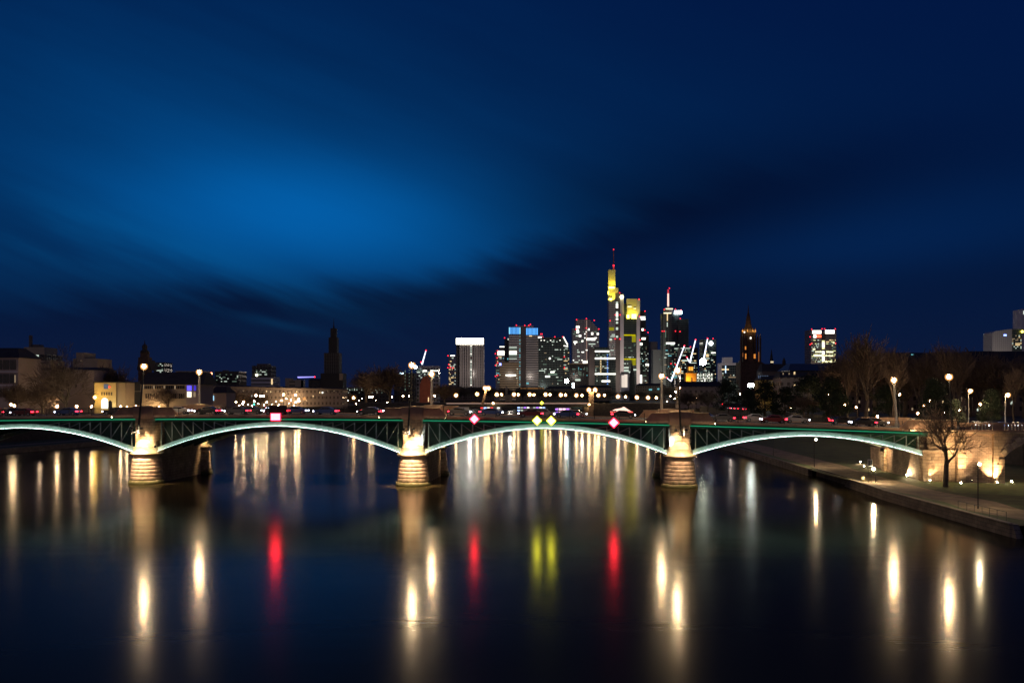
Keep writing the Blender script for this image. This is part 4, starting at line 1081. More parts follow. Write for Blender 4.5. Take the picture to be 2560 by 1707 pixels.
light('crown_flood', 'SPOT', (b.x(1571), -6, b.z(803)), 52000, (1, .85, .06), b.o, (b.x(1571), 1.5, b.z(781)), .6, 75, .8)
light('crown_flood', 'SPOT', (b.x(1584), -6, b.z(803)), 95000, (1, .85, .06), b.o, (b.x(1584), 1.5, b.z(781)), .6, 75, .8)
b = Bld('office_tower', 'dark stepped tower hugging the right side of the tallest one', 1600, 1622, 776, 1960, 'tower')
b.box('tower_body', 1598, 1614.5, 777, F_glass, dp=30); b.box('low_wing', 1614, 1622.5, 837, F_dark, f=2, dp=30)
for a in ((1600, 1613, 791, 795), (1602, 1613.5, 796, 800), (1604, 1609, 821, 827), (1604, 1614, 844, 849), (1600, 1606, 857, 863), (1606, 1609, 901, 904), (1614, 1622, 909, 915), (1600, 1605, 937, 960)): b.win(*a, W_bright if a[2] != 901 else W_teal)
b.grid(1600, 1621, 865, 958, 9, 22, .2, WD, 52, cap=34)
for q in ((1612.5, 778), (1612, 825), (1620, 831)): b.beacon(*q)
b = Bld('office_tower', 'unlit grey slab right of the tallest tower', 1623, 1644, 854, 2000, 'tower'); b.box('tower_body', 1623.5, 1644, 854, mat('grey_stone_cladding', (.24, .22, .22), .7), dp=30)
b = Bld('office_block', 'lower unlit greenish block before the grey slab', 1633, 1667, 873, 1900); b.box('block_body', 1633, 1667, 874, mat('green_grey_cladding', (.15, .17, .17), .6), dp=30); b.win(1648, 1650.5, 897, 899.5, W_dim); b.win(1651, 1653, 905, 907, W_dimw)
# --- round tower with antenna
b = Bld('skyscraper', 'dark round glass skyscraper with white sign and pink-white lit antenna', 1654.7, 1722, 768, 1800, 'tower')
cyl = MB().lathe([(b.s * 24, -.5), (b.s * 24, b.z(783)), (b.s * 23, b.z(782))], 28, b.x(1679), 18); cyl.build('round_body', F_glass, b.o)
b.box('square_body', 1697, 1722.5, 797, F_glass, dp=36, f=4); b.box('crown_core', 1663, 1683, 769, F_dkcore, 790, f=8, dp=16)
MB().tube([(b.x(1673), 12, b.z(770)), (b.x(1673), 12, b.z(764))], [2.2, 2.0], 8).build('antenna_base', M_white, b.o)
MB().tube([(b.x(1673), 12, b.z(764)), (b.x(1673), 12, b.z(732))], [1.7, 1.5], 8).build('lit_antenna', emi('antenna_pink_light', (1, .62, .52), 1.5), b.o)
MB().tube([(b.x(1673), 12, b.z(732)), (b.x(1673), 12, b.z(722))], [1.6, 1.2], 8).build('antenna_tip', emi('antenna_red', (.8, .06, .08), .9), b.o)
b.win(1685.5, 1704, 777, 785.5, emi('white_roof_sign', (.8, .95, 1), 14), f=-2.2, name='roof_sign', th=.8)
for a in ((1664, 1682, 771, 773.5), (1659, 1678, 781.5, 784)): b.win(*a, emi('cream_ring_light', (1, .85, .5), 2), f=-1, name='ring_light')
b.win(1667, 1669.5, 784, 802, W_warm, f=-.6); b.win(1667, 1669, 806, 817, W_white, f=-.6); b.win(1663, 1665, 826, 844, W_dim, f=-.6)
b.win(1665, 1687, 856, 860, W_bright, f=-.9); b.grid(1660, 1698, 860, 950, 12, 20, .16, WD + [W_teal, W_white], 61, f=-.9, cap=50)
b.grid(1699, 1722, 868, 950, 7, 18, .15, WD, 62, f=3.8, cap=24)
for q in ((1673, 721), (1688, 773), (1702, 775.5), (1660, 774), (1700, 796.5), (1660, 828), (1655, 828), (1688, 828), (1699.5, 829), (1697, 900), (1677, 909), (1688, 911)): b.beacon(*q, f=-3)
b = Bld('office_block', 'wide office block behind the cranes with lit rows', 1700, 1745, 868, 1600)
b.box('block_body', 1702, 1745, 869, F_dark, dp=30)
for a in ((1702, 1726, 869.5, 871.5), (1705, 1723, 899.5, 903), (1724, 1741, 906, 908)): b.win(*a, W_white)
b.grid(1702, 1744, 873, 948, 13, 17, .2, WD + [W_white, W_warm], 71, cap=60); b.beacon(1726, 867)
b = Bld('office_tower', 'dark tower with white globe light on top right of the cranes', 1757, 1791, 846, 1650, 'tower')
b.box('tower_body', 1757, 1791, 848, F_glass, dp=30); b.beacon(1776.5, 858.6, 3.6, f=-3.7, m_=emi('globe_light', (.9, .95, 1), 8), name='globe_light'); b.beacon(1782.5, 846)
b.grid(1758, 1790, 872, 950, 10, 18, .22, [W_white, W_dim, W_warm, W_dim], 72, cap=55); b.win(1778, 1789, 880.5, 883.5, W_bright); b.win(1765, 1772, 885, 892, W_warm)
b = Bld('office_block', 'brightly lit low office facade under the white star lamp', 1742, 1782, 933, 1100)
b.box('block_body', 1742, 1782, 932, F_grid, dp=25); b.grid(1743, 1781, 934, 954, 11, 5, .75, [W_bright, W_white], 73, merge=False, cap=60)
b = Bld('office_block', 'pale block with penthouse and a cross of blue and orange light', 1804, 1848, 893, 1300)
b.box('block_body', 1804, 1848, 907, F_light, dp=25, f=.3); b.box('glass_front', 1805, 1844, 913, F_glass, f=-.3, dp=.5); b.box('penthouse', 1812, 1832.5, 893, F_light, 907, f=3, dp=15)
b.win(1804, 1822, 922, 925, W_warm, f=-.5); b.win(1812.5, 1815, 914, 932, emi('pale_blue_light', (.5, .7, 1), 1.6), f=-.7); b.grid(1805, 1840, 926, 955, 9, 6, .25, WD, 75, f=-.5)
# --- small helpers for the skyline foot
b = Bld('lit_pavilion', 'small brilliantly white floodlit tower below the tallest skyscraper', 1552, 1574, 930, 1250, 'tower')
b.box('tower_body', 1553, 1573, 934, F_light, dp=10); b.roof(1552, 1574, 934, 929, 10, F_beigeP)
for i in range(4): b.win(1554 + i * 3.2, 1556.6 + i * 3.2 + (2.2 if i > 1 else 0), 936 + (0 if i > 1 else 2), 968, emi('floodlit_wall_glow', (1, .85, .72), 1.8 if i > 1 else .9), f=-.3, name='glow_panel')  # floodlight on the wall put into emissive panels
b = Bld('church_spire', 'thin dark church spire in front of the tallest skyscraper', 1572, 1588, 905, 1150, 'spire')
MB().lathe([(3.4, -.5), (3.4, b.z(945)), (2.6, b.z(935)), (.9, b.z(915)), (.1, b.z(897))], 8, 0, 0).build('spire', M_roof, b.o)
M_ocher = mat('ocher_plaster', (.75, .42, .08), .8)
b = Bld('church_tower', 'square orange floodlit church tower with lantern', 1714, 1741, 913, 1000, 'church tower')
b.box('tower_body', 1715, 1741, 934, M_ocher, dp=11); b.box('cornice', 1713.5, 1742, 932.5, M_ocher, 935, f=-.5, dp=12); b.box('belfry', 1721, 1735, 915, M_ocher, 933, f=2, dp=6); b.roof(1719, 1737, 916, 909, 9, M_roof, 1.0)
b.win(1723, 1727, 917, 926, emi('belfry_light', (1, .5, .08), 1.3), f=1.8); b.win(1729, 1733, 917, 926, emi('belfry_light', (1, .5, .08), 1.3), f=1.8); b.win(1727.5, 1731, 944, 954, F_dkcore, name='louvre')
light('tower_flood', 'POINT', (b.x(1719), -5, b.z(948)), 4200, (1, .50, .08), b.o, None, .5)
light('tower_flood', 'POINT', (b.x(1738), -7, b.z(960)), 900, (1, .62, .35), b.o, None, .5)
# --- cathedral
M_dom = masonry('dark_red_sandstone', (.10, .055, .04), (.08, .045, .03), (.05, .03, .02), 1.5, .7)
b = Bld('cathedral', 'dark gothic cathedral tower with lit crown and pointed spire', 1852, 1905, 831, 900, 'cathedral')
b.box('tower_shaft', 1857, 1899, 900, M_dom, dp=16)
for x_ in (1852.5, 1858, 1864, 1888, 1894, 1900.5):
    q = b.x(x_); k = MB().box(q - .7, q + .7, -1.2, .8, -.5, b.z(848)); k.hexa([(q - .8, -1.3, b.z(848)), (q + .8, -1.3, b.z(848)), (q + .8, .9, b.z(848)), (q - .8, .9, b.z(848))], [(q - .05, -.25, b.z(833)), (q + .05, -.25, b.z(833)), (q + .05, -.15, b.z(833)), (q - .05, -.15, b.z(833))])
    k.build('buttress_pinnacle', M_dom, b.o)
b.box('lower_tower', 1851, 1906, 905, M_dom, f=-.8, dp=19)
MB().lathe([(6.9, b.z(905)), (6.9, b.z(832)), (7.1, b.z(831))], 8, b.x(1876), 8, a0=R(22.5)).build('octagon', M_dom, b.o)
MB().lathe([(6.3, b.z(831)), (5.6, b.z(824)), (3.4, b.z(816)), (2.5, b.z(806)), (2.3, b.z(800)), (1.7, b.z(790)), (.7, b.z(780)), (.1, b.z(759))], 8, b.x(1876), 8, a0=R(22.5)).build('spire', M_dom, b.o)
for i in range(8):
    a = R(22.5 + 45 * i); q = Vector((b.x(1876) + 6.6 * math.cos(a), 8 + 6.6 * math.sin(a), 0))
    MB().lathe([(.55, b.z(833)), (.5, b.z(826)), (.05, b.z(819))], 6, q.x, q.y).build('pinnacle', M_dom, b.o)
    light('crown_lamp', 'POINT', (q.x * 1.0, q.y - .0 if q.y > 8 else q.y - 1.2, b.z(826)), 650, (1, .62, .15), b.o, None, .2) if q.y < 9 else None
E_or = emi('orange_lit_opening', (1, .34, .06), .75)
for a in ((1861.5, 1864.5, 866, 874), (1862, 1865, 884, 897), (1883.5, 1888, 885, 896), (1895, 1897, 880, 904), (1855.5, 1857, 882, 892)): b.win(*a, E_or if a[0] != 1855.5 and a[0] != 1895 else emi('dim_orange', (.5, .16, .05), .5), f=-1.35, name='lit_opening')
b.win(1859, 1862, 829, 832, W_bright, f=-1); b.win(1875.5, 1879, 842.5, 847, W_bright, f=.9)
MB().prism([(b.x(1882), -.5), (b.x(1921), -.5), (b.x(1914), b.z(907)), (b.x(1882), b.z(905))], 4, 20).build('nave', mat('grey_netting', (.12, .11, .12), .8), b.o)
for px_, yt, yb_, lb in ((1928.7, 872, 912, 'thin dark spire with small lit lantern right of the cathedral'), (1960, 893, 914, 'tiniest dark roof spire further right of the cathedral')):
    b = Bld('church_spire', lb, px_ - 4, px_ + 4, yt, 880, 'spire')
    MB().lathe([(1.7, -.5), (1.6, b.z(yb_ - 10)), (1.5, b.z(yb_ - 12)), (.1, b.z(yt))], 8).build('spire', M_roof, b.o)
    if px_ < 1950: b.win(px_ - 3.6, px_ + 3.6, 903, 907, emi('cream_lantern', (1, .8, .5), .8), f=-1.8, name='lantern')
# --- white topped tower right
b = Bld('office_tower', 'twin-fronted tower with white lit boxes on top and red sign', 2026, 2091, 823, 1900, 'tower')
F_trav = facade('pale_stone_grid_facade', (.40, .33, .27), (.04, .035, .03), 2.6, 3.6, .45, .35)
b.box('left_front', 2027, 2055, 824, F_trav, dp=40); b.box('core', 2055, 2064, 829, F_dkcore, f=3, dp=35); b.box('right_front', 2064, 2091, 824, F_trav, dp=40)
E_wt = emi('white_top_light', (1, .95, .85), 3.2)
b.win(2031, 2053, 826, 834, E_wt, name='lit_crown_box'); b.win(2063, 2086, 825, 834, E_wt, name='lit_crown_box')
b.win(2034, 2040, 837.5, 844, emi('white_sign', (1, .9, .9), 5), f=-.5, name='sign_emblem'); b.win(2040, 2053, 837.5, 843.5, emi('red_sign', (1, .12, .05), 3), f=-.5, name='sign_lettering')
for i in range(13):
    if i not in (5,): b.win(2056, 2062.5, 851 + i * 4.4, 854.8 + i * 4.4, W_bright if i % 4 else emi('cream_window', (1, .9, .4), 1.6), f=2.8)
b.grid(2029, 2054, 848, 906, 12, 13, .32, [emi('warm_green_window', (.8, .85, .4), 1.0), W_dim, W_white], 81, cap=48); b.grid(2065, 2089, 848, 906, 12, 13, .32, [emi('warm_green_window', (.8, .85, .4), 1.0), W_dim, W_warm], 82, cap=48)
for a in ((2038, 2055, 878, 881), (2066, 2083, 878, 881.5), (2034, 2055, 886, 891), (2063, 2083, 888, 890.5), (2063, 2090, 902, 905.5), (2032, 2038, 871, 874.5), (2082, 2086, 855, 858)): b.win(*a, emi('warm_green_bright', (1, .95, .5), 2))
for q in ((2029, 823), (2055, 822), (2061.5, 822), (2088, 822), (2025, 842), (2025, 861), (2029, 858.5), (2089, 858), (2059, 859)): b.beacon(*q)
# --- right edge tower
b = Bld('office_tower', 'pale clad tower with blue emblem at the right edge', 2481, 2559, 823, 1500, 'tower')
MB().prism([(b.x(2481.6), -.5), (b.x(2530), -.5), (b.x(2530), b.z(822)), (b.x(2487), b.z(828)), (b.x(2481.6), b.z(832))], 0, 30).build('clad_wing', facade('white_panel_facade', (.50, .48, .46), (.30, .29, .28), 3.0, 3.0, .12, .12), b.o)
b.box('glass_wing', 2530, 2557, 822, F_glass, f=2, dp=28); b.grid(2531, 2556, 837, 872, 6, 9, .5, [W_warm, W_white, W_dimw], 85, f=1.8)
b.win(2509, 2516, 836, 839.5, emi('blue_emblem', (.2, .3, 1), 5), f=-.4, name='sign_emblem'); b.beacon(2555, 829, 2, f=-1, m_=emi('yellow_lamp', (1, .8, .1), 6), name='yellow_lamp')
for i in range(3): b.win(2491 + i * .3, 2491.3 + i * .3, 830, 831, W_dim) if 0 else None
b = Bld('office_tower', 'slim light tower cut by the right edge of the view', 2555, 2580, 773, 1600, 'tower'); b.box('tower_body', 2555.5, 2582, 773, F_light, dp=30); b.win(2558, 2562, 777, 786, W_white)

# --- cranes
def crane(x0, y0, x1, y1, D, label, back=None, col=None):
    """luffing crane: mast, white-lit jib from (x0,y0) low end to (x1,y1) tip"""
    s_ = D / FPX; t_ = thing('tower_crane', label, 'crane', (wx(x0, D), D, ZT), 0, 'construction cranes with lit jibs')
    z0 = wz(y0, D) - ZT
    MB().tube([(0, 0, -.3), (0, 0, z0)], [.8, .8], 4).build('mast', M_dark, t_)
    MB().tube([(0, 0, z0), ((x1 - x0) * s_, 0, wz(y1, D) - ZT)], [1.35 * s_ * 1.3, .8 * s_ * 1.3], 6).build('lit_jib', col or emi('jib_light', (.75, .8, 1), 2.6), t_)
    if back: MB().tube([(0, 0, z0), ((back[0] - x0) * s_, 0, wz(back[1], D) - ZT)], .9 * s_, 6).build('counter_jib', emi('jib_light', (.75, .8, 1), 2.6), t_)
    for q in [(x1, y1)] + ([back] if back else []): MB().sphere(((q[0] - x0) * s_, -.3, wz(q[1], D) - ZT), 1.9 * s_, 8, 5).build('red_beacon', E_red, t_)
crane(1677.5, 953, 1711, 864, 1250, 'tall crane with long white-lit jib left of the star lamp', (1667, 944))
crane(1724.5, 906.5, 1739, 849, 1300, 'crane with short v-shaped lit jibs above the orange church tower', (1717, 893))
crane(1760, 895, 1769, 846, 1350, 'crane with steep lit jib directly over the star lamp')
crane(1055, 911, 1065, 876, 1150, 'lone crane with lit jib left of the crown-lit tower', (1053, 905))
crane(744, 943, 787, 942, 1200, 'distant crane with level violet-lit jib left of the scaffolded spire', None, emi('violet_jib_light', (.32, .3, 1), 1.6))

def flood_mast(px, py, D, r_, m_, label, h0=ZT, heads=1, cat='floodlight mast'):
    t_ = thing('floodlight_mast', label, cat, (wx(px, D), D, h0)); h = wz(py, D) - h0
    MB().tube([(0, 0, -.2), (0, 0, h)], [.25, .15], 6).build('pole', M_dark, t_)
    for i in range(heads):
        MB().sphere(((i - (heads - 1) / 2) * r_ * 1.9, -.2, h), r_, 10, 6).build('lamp', m_, t_)
    return t_
flood_mast(1757, 904.5, 1060, 3.6, lampglass('star_lamp', (.92, 1, .75), 160), 'dazzling greenish white floodlight on a tall construction mast')
flood_mast(1416.5, 952.5, 1060, 2.2, lampglass('cool_star_lamp', (.8, 1, .95), 90), 'cool white floodlight under the dark glass tower')
for i, y_ in enumerate((960, 967)): flood_mast(1433, y_, 1040 + i * 6, 1.4, emi('cool_spot', (.8, .95, 1), 8), f'{"upper" if not i else "lower"} one of two stacked small cool lamps at the skyline foot')
flood_mast(1877, 963, 422, .75, E_lampw, 'white double lamp on a tall pole among the evergreens', ZT, 2)

# unseen point lights added before the towers to brighten their facades
for px_, D_g, pw in ((1174, 1240, 60000), (1275, 1340, 60000), (1330, 1420, 90000), (1455, 1420, 60000), (1465, 1580, 120000), (1545, 1780, 160000), (1595, 1790, 160000), (1645, 1830, 90000), (1826, 1250, 30000), (2058, 1840, 90000), (2505, 1430, 200000), (1560, 1790, 120000)):
    light('added_fill_glow', 'POINT', (wx(px_, D_g), D_g, 45), pw * .42, (1, .84, .72), None, None, 2)

# ---------------------------------------------------------------- second bridge far behind
FB = thing('far_bridge', 'low dark stone bridge with a long row of globe lamps across the river', 'bridge', (0, 600, 0))
MB().box(-95, -41, 0, 16, -1, 10.6).build('approach_wall', M_darkst, FB); MB().box(48.5, 190, 0, 16, -1, 10.2).build('approach_wall', M_darkst, FB)
MB().box(-41, 48.5, 0, 16, 7.9, 9.9).build('girder', M_darkst, FB); MB().box(-41, 48.5, -.25, -.02, 9.95, 10.35).build('glowing_parapet', emi('pink_parapet_glow', (.62, .42, .36), .62), FB)  # pink shine along the parapet put into an emissive strip
MB().box(-41, 48.5, 0, .5, 9.95, 10.6).build('parapet', M_cor, FB); MB().box(-41, 48.5, 15.5, 16, 9.95, 10.6).build('parapet', M_cor, FB)
for x in (-40.5, 46.8): MB().box(x - 1.6, x + 1.6, -1.2, 17, -2, 7.9).build('pier', M_sand, FB)
for i in range(2):
    x = wx(1478 if i else 1215, 598)
    q = MB(); q.box(x - 1.5, x + 1.5, -3.4, -1.4, -1, wz(979, 598)) if i else q.hexa([(x - 3.2, -3.4, 9), (x - 1.6, -3.4, 9), (x - 1.6, -2, 9), (x - 3.2, -2, 9)], [(x - .6, -3.4, wz(975, 598)), (x + .6, -3.4, wz(975, 598)), (x + .6, -2, wz(975, 598)), (x - .6, -2, wz(975, 598))])
    q.build('pylon', M_sand, FB)
def small_lamp(px, py, D, r_, label, group, m_=None, z0=ZT, n=1, cat='street lamp', arms=0.9):
    h = wz(py, D) - z0
    if h < 1.2: z0 -= 1.2 - h; h = 1.2
    t_ = thing('globe_lamp', label, cat, (wx(px, D), D, z0), 0, group)
    MB().tube([(0, 0, -.1), (0, 0, h)], [.09, .06], 5).build('pole', M_dark, t_)
    for i in range(n):
        o = (i - (n - 1) / 2) * arms
        gl_ = MB().sphere((o, -.1, h), r_ * 1.55, 10, 7).build('globe', M_halo, t_, True)  # glow shell added around each bulb
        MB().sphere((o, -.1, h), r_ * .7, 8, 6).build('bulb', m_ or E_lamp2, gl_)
    return t_
E_far = lampglass('far_bridge_lamp', (1, .68, .34), 150)
near = [(1140, 988), (1193, 985), (1242, 986), (1285, 986), (1324, 986), (1364, 986), (1402, 987), (1441, 988), (1496, 988), (1545, 991), (1592, 993), (1620, 994)]
back = [(1254, 986), (1296, 986.5), (1335, 986.5), (1375, 986.5), (1414, 987.5), (1455, 988), (1511, 988), (1564, 991.5), (1641, 994)]
for i, (a, c_) in enumerate(near): small_lamp(a, c_, 601, .95, f'{nth(i)} bright globe lamp from the left on the near parapet of the far bridge', 'near-side lamps of the far bridge', E_far, 10.6)
for i, (a, c_) in enumerate(back): small_lamp(a, c_, 615.5, .72, f'{nth(i)} smaller globe lamp from the left on the rear parapet of the far bridge', 'rear-side lamps of the far bridge', E_far, 10.6)
small_lamp(1217, 970, 595, 1.05, 'wide pair of lamp heads leaning at the left end of the far bridge', None, E_far, 9, 2, arms=2.0)
small_lamp(1480, 974.5, 595, 1.05, 'twin lamps on top of the pinkish pillar on the far bridge', None, E_far, 9, 2, arms=3.9)
for i, (a, c_) in enumerate(((1233, 1008), (1473, 1011))): small_lamp(a, c_, 597, .7, f'{"left" if not i else "right"} low yellowish lamp at the opening of the far bridge', 'low lamps under the far bridge', lampglass('yellow_low_lamp', (1, .9, .45), 60), 6.5)
t_ = thing('navigation_sign', 'small yellow diamond navigation light on the far bridge', 'sign', (wx(1354.5, 598.6), 598.6, wz(1007, 598.6)), 0, 'diamond navigation signs')
MB().prism([(0, -1.0), (1.0, 0), (0, 1.0), (-1.0, 0)], -.3, -.1).build('light_face', emi('far_yellow_sign', (1, .9, .04), 9, True), t_); MB().prism([(0, -1.25), (1.25, 0), (0, 1.25), (-1.25, 0)], -.08, 0).build('rim', E_yr, t_)  # rim is the halo of the face, put in as emission
MB().box(-.12, .12, .02, .3, 0, 2.6).build('hanger', M_dark, t_)

# boats and river lights beyond
def boat(px0, px1, D, label, mw, deck=2.6, rows=1):
    s_ = D / FPX; L_ = (px1 - px0) * s_ / 2
    t_ = thing('river_boat', label, 'boat', (wx((px0 + px1) / 2, D), D, 0), 0, 'moored boats beyond the far bridge')
    h = MB(); h.slab([(-L_, -2.4), (L_ * .86, -2.4), (L_, 0), (L_ * .86, 2.4), (-L_, 2.4)], -.6, 1.3); h.build('hull', M_dark, t_)
    for r_ in range(rows):
        z0 = 1.3 + r_ * 2.5
        MB().box(-L_ * (.92 - r_ * .1), L_ * (.8 - r_ * .1), -2.0, 2.0, z0, z0 + 2.3).build('cabin', M_white, t_)
        n = max(3, int(L_ * 2 / 3))
        for i in range(n):
            if (i * 7 + r_) % 5 == 4: continue
            x = -L_ * .85 + i * L_ * 1.6 / n; o = link('window', unit(mw[i % len(mw)]), t_); o.location = (x, -2.05, z0 + 1.2); o.scale = (L_ * 1.2 / n, .1, 1.1)
    return t_
E_pu = emi('violet_cabin_light', (.45, .18, 1), 2.2); E_pk = emi('pinkish_cabin_light', (1, .55, .8), 3); E_rd = emi('red_cabin_light', (1, .06, .05), 1.8); E_bc = emi('blue_white_light', (.35, .5, 1), 3)
boat(1388, 1434, 700, 'moored boat glowing violet and pink beyond the far bridge', [E_pu, E_pk, E_pk, E_pu], rows=2)
boat(1128, 1180, 720, 'moored boat with white and red lights left beyond the far bridge', [E_pk, E_rd, E_rd], rows=2)
boat(1200, 1262, 760, 'moored boat with scattered blue and red lights beyond the far bridge', [E_rd, E_bc, W_bright], rows=2)
boat(1290, 1378, 800, 'long moored boat with bluish lights mid-river beyond the far bridge', [E_bc, W_white, E_pu, W_bright], rows=2)
b = Bld('market_tent', 'brightly lit white pointed tent with red rim right of mid-river', 1528, 1582, 1016, 560, 'tent', base=6)
MB().prism([(b.x(1530), b.z(1028)), (b.x(1579), b.z(1028)), (b.x(1570), b.z(1023)), (b.x(1561), b.z(1017)), (b.x(1556), b.z(1020)), (b.x(1540), b.z(1023))], 0, 6).build('canopy', emi('lit_canvas', (1, .62, .5), 1.6), b.o)
MB().box(b.x(1528), b.x(1582), -.2, 6.2, b.z(1031), b.z(1028.6)).build('rim', emi('red_rim_light', (1, .15, .12), 1.6), b.o); MB().box(b.x(1530), b.x(1578), .3, 5.5, -7, b.z(1031.2)).build('platform', M_darkst, b.o)

# ---------------------------------------------------------------- left bank
def dL(px, off=0): return (216 + off) / (.177 - (px - CX) / FPX)
b = Bld('office_building', 'white office building with brown window bands at the far left', -60, 46, 877, 372)
b.box('wall', -60, 46, 894, F_mauve, dp=18); b.roof(-66, 50, 893.8, 868, 18, hip=.2)
for k, (y0, y1) in enumerate(((899, 924), (934, 958.5), (970, 993))):
    for i in range(4):
        x0 = -28 + i * 17.5; fr = b.win(x0, x0 + 16, y0, y1, F_dkcore, f=-.05, name='window', th=.12)
        for j in range(4): b.win(x0 + .6 + j * 3.9, x0 + 3.4 + j * 3.9, y0 + 2 + 1, y1 - 2, M_glass if (i + j + k) % 7 else (W_dimw if k < 2 else W_white), f=-.16, name='pane', th=.05)
for k, y0 in enumerate((929, 963)): b.win(-30, 44, y0 - 1.2, y0 + 1.2, F_light, f=-.1, name='sill', th=.2)
b = Bld('office_tower', 'grey tower with chimney and lit cool windows at the far left', 53, 115, 867, 700)
b.box('body', 53, 116, 886, F_dark, dp=25); b.box('upper_box', 57.7, 109.5, 867.5, F_beigeP, 887, f=1, dp=20); b.box('chimney', 63.5, 69.5, 837, F_dkcore, 868, f=5, dp=2); b.box('plant_room', 63, 86, 860, F_dkcore, 868, f=6, dp=8)
for a in ((56, 64, 886, 892), (70.5, 84, 887, 892), (85, 97, 887, 893.5), (56, 64, 896, 901.5), (70, 82, 897, 901), (85, 96, 897, 901), (56.5, 60, 907, 909.5)): b.win(*a, {70: W_teal}.get(int(a[0]), W_warm if a[0] == 85 and a[2] == 897 else W_white) if a[0] != 70.5 else W_dim)
b = Bld('apartment_block', 'large mauve building behind the plane tree', 64, 236, 918, 405)
b.box('wall', 64.5, 235, 925, F_mauve, dp=22); b.roof(62, 237, 924.5, 917, 24, hip=.02); b.box('stair_tower', 45, 64.4, 922, F_dark, f=-1.5, dp=20)
b.box('red_corner', 64.6, 74, 924, mat('brick_red_plaster', (.22, .10, .08), .8), f=-.25, dp=.3)
for i, a in enumerate(((88, 91, 959.5, 968), (105, 109, 961, 968), (137, 141, 961, 968), (152, 156, 961, 968), (135, 139, 988, 996), (150, 154, 988, 996), (120, 124, 988, 996), (104, 108, 988, 996), (170, 174, 961, 968), (188, 192, 961, 968), (206, 210, 961, 968))): b.win(*a, W_white if i == 0 else M_glass, name='window')
b.win(43, 54, 970, 978, W_white, f=-1.7, name='lit_window'); b.win(43, 49, 982.5, 985.5, W_warm, f=-1.7, name='lit_window')
b = Bld('apartment_block', 'low beige attic block with dark openings behind the mauve building', 84, 126, 900, 470); b.box('wall', 84, 126, 901, F_beigeP, dp=15)
for i in range(7): b.win(89 + i * 5, 91.5 + i * 5, 904.5, 909, F_dkcore, name='window')
b = Bld('apartment_block', 'stepped brown block rising behind the plane tree crown', 182, 244, 881, 500); b.box('wall', 182, 243.5, 896, F_beigeP, dp=18); b.box('upper_storey', 188, 208, 881, F_beigeP, 896.5, f=1, dp=14); b.win(202, 204, 901, 903, W_dimw)
# yellow lit house
M_ylw = mat('yellow_render', (.62, .50, .26), .8, 0, .1, .3)
b = Bld('museum_building', 'yellow floodlit house with bright arched doorway on the left bank', 236, 312, 954, 390)
b.box('wall', 236, 290, 956, M_ylw, dp=16); b.box('side_wall', 290, 312, 956, F_beigeP, f=.8, dp=16); b.box('roof_edge', 234, 313, 954, M_roof, 956.5, f=-.6, dp=17)
for i in range(4): b.win(260 + i * 2.8, 262 + i * 2.8, 960, 972, emi('blue_grey_pane', (.25, .3, .4), .45), name='window')
b.win(272, 276, 965, 969, emi('red_notice', (1, .1, .05), 2), name='red_sign', f=-.3)
for i in range(5): b.win(253.5 + i * 6, 256.5 + i * 6, 980, 988, F_dkcore, name='window')
ar = MB(); cx_ = b.x(262); rr = 1.35
ar.prism([(cx_ - rr, b.z(1021)), (cx_ + rr, b.z(1021)), (cx_ + rr, b.z(1003))] + [(cx_ + rr * math.cos(R(a)), b.z(1003) + rr * math.sin(R(a))) for a in range(15, 180, 15)] + [(cx_ - rr, b.z(1003))], -.15, .05)
ar.build('arched_doorway', emi('doorway_light', (1, .95, .75), 2.2), b.o)
ar = MB(); ar.prism([(cx_ + 1.4, b.z(1021)), (cx_ + 3.0, b.z(1021)), (cx_ + 3.0, b.z(1005)), (cx_ + 2.2, b.z(1000)), (cx_ + 1.4, b.z(1004))], -.12, .05).build('arched_window', M_glass, b.o)
light('facade_flood', 'POINT', (b.x(284), -2.6, b.z(1014)), 260, (1, .9, .6), b.o, None, .3)
small_lamp(237.5, 993, 384, .6, 'orange street lamp glowing beside the yellow lit house', None, lampglass('orange_lamp', (1, .62, .12), 130))
light('facade_flood', 'POINT', (b.x(243), -4.5, b.z(990)), 900, (1, .6, .15), b.o, None, .3)
b = Bld('glass_annex', 'dark glass building between yellow house and pale building', 312, 352, 952, 400); b.box('wall', 312, 352, 954, facade('annex_glass', (.10, .10, .10), (.03, .035, .045), 4.5, 9, .12, .04, .1), dp=16)
for a in ((324, 326.5, 983, 992, W_warm), (315, 317, 977, 979, W_dim), (317, 320.5, 995, 999, emi('blue_dot', (.4, .6, 1), 2))): b.win(*a[:4], a[4])
b = Bld('office_building', 'pale low office building with dark roof and a blue lit corner', 352, 500, 929, 400)
b.box('wall', 352, 466, 961, F_beigeP, dp=18); b.box('corner_block', 466, 500, 961, F_mauve, dp=18, f=-.4); b.roof(350, 508, 961, 930, 20, hip=.03)
for i in range(24): b.win(357 + i * 4.4, 360 + i * 4.4, 964, 972, M_glass if i % 6 else W_dimw, name='window')
for i in range(20): b.win(359 + i * 5.2, 362 + i * 5.2, 984, 996, M_glass, name='window') if i % 4 else None
for i in range(4): b.win(469 + i * 2.8, 471 + i * 2.8, 964, 976, emi('deep_blue_pane', (.10, .08, 1), 2.2), f=-.6)
b.win(486, 491, 964, 976, emi('deep_blue_dim', (.08, .05, .8), .7), f=-.6); b.win(469, 479.5, 979, 992.5, emi('warm_white_pane', (1, .92, .65), 1.8), f=-.6); b.win(485, 490, 980, 992, W_dimw, f=-.6)
b.win(384, 386, 941, 946, W_dim, f=4.5); b.win(411, 414, 942.5, 946.5, W_white, f=4.5); b.win(413, 420, 944, 946, W_dimw, f=4.5)
b = Bld('church_tower', 'dark church tower with onion dome behind the left lamp mast', 348, 374, 850, 520, 'church tower')
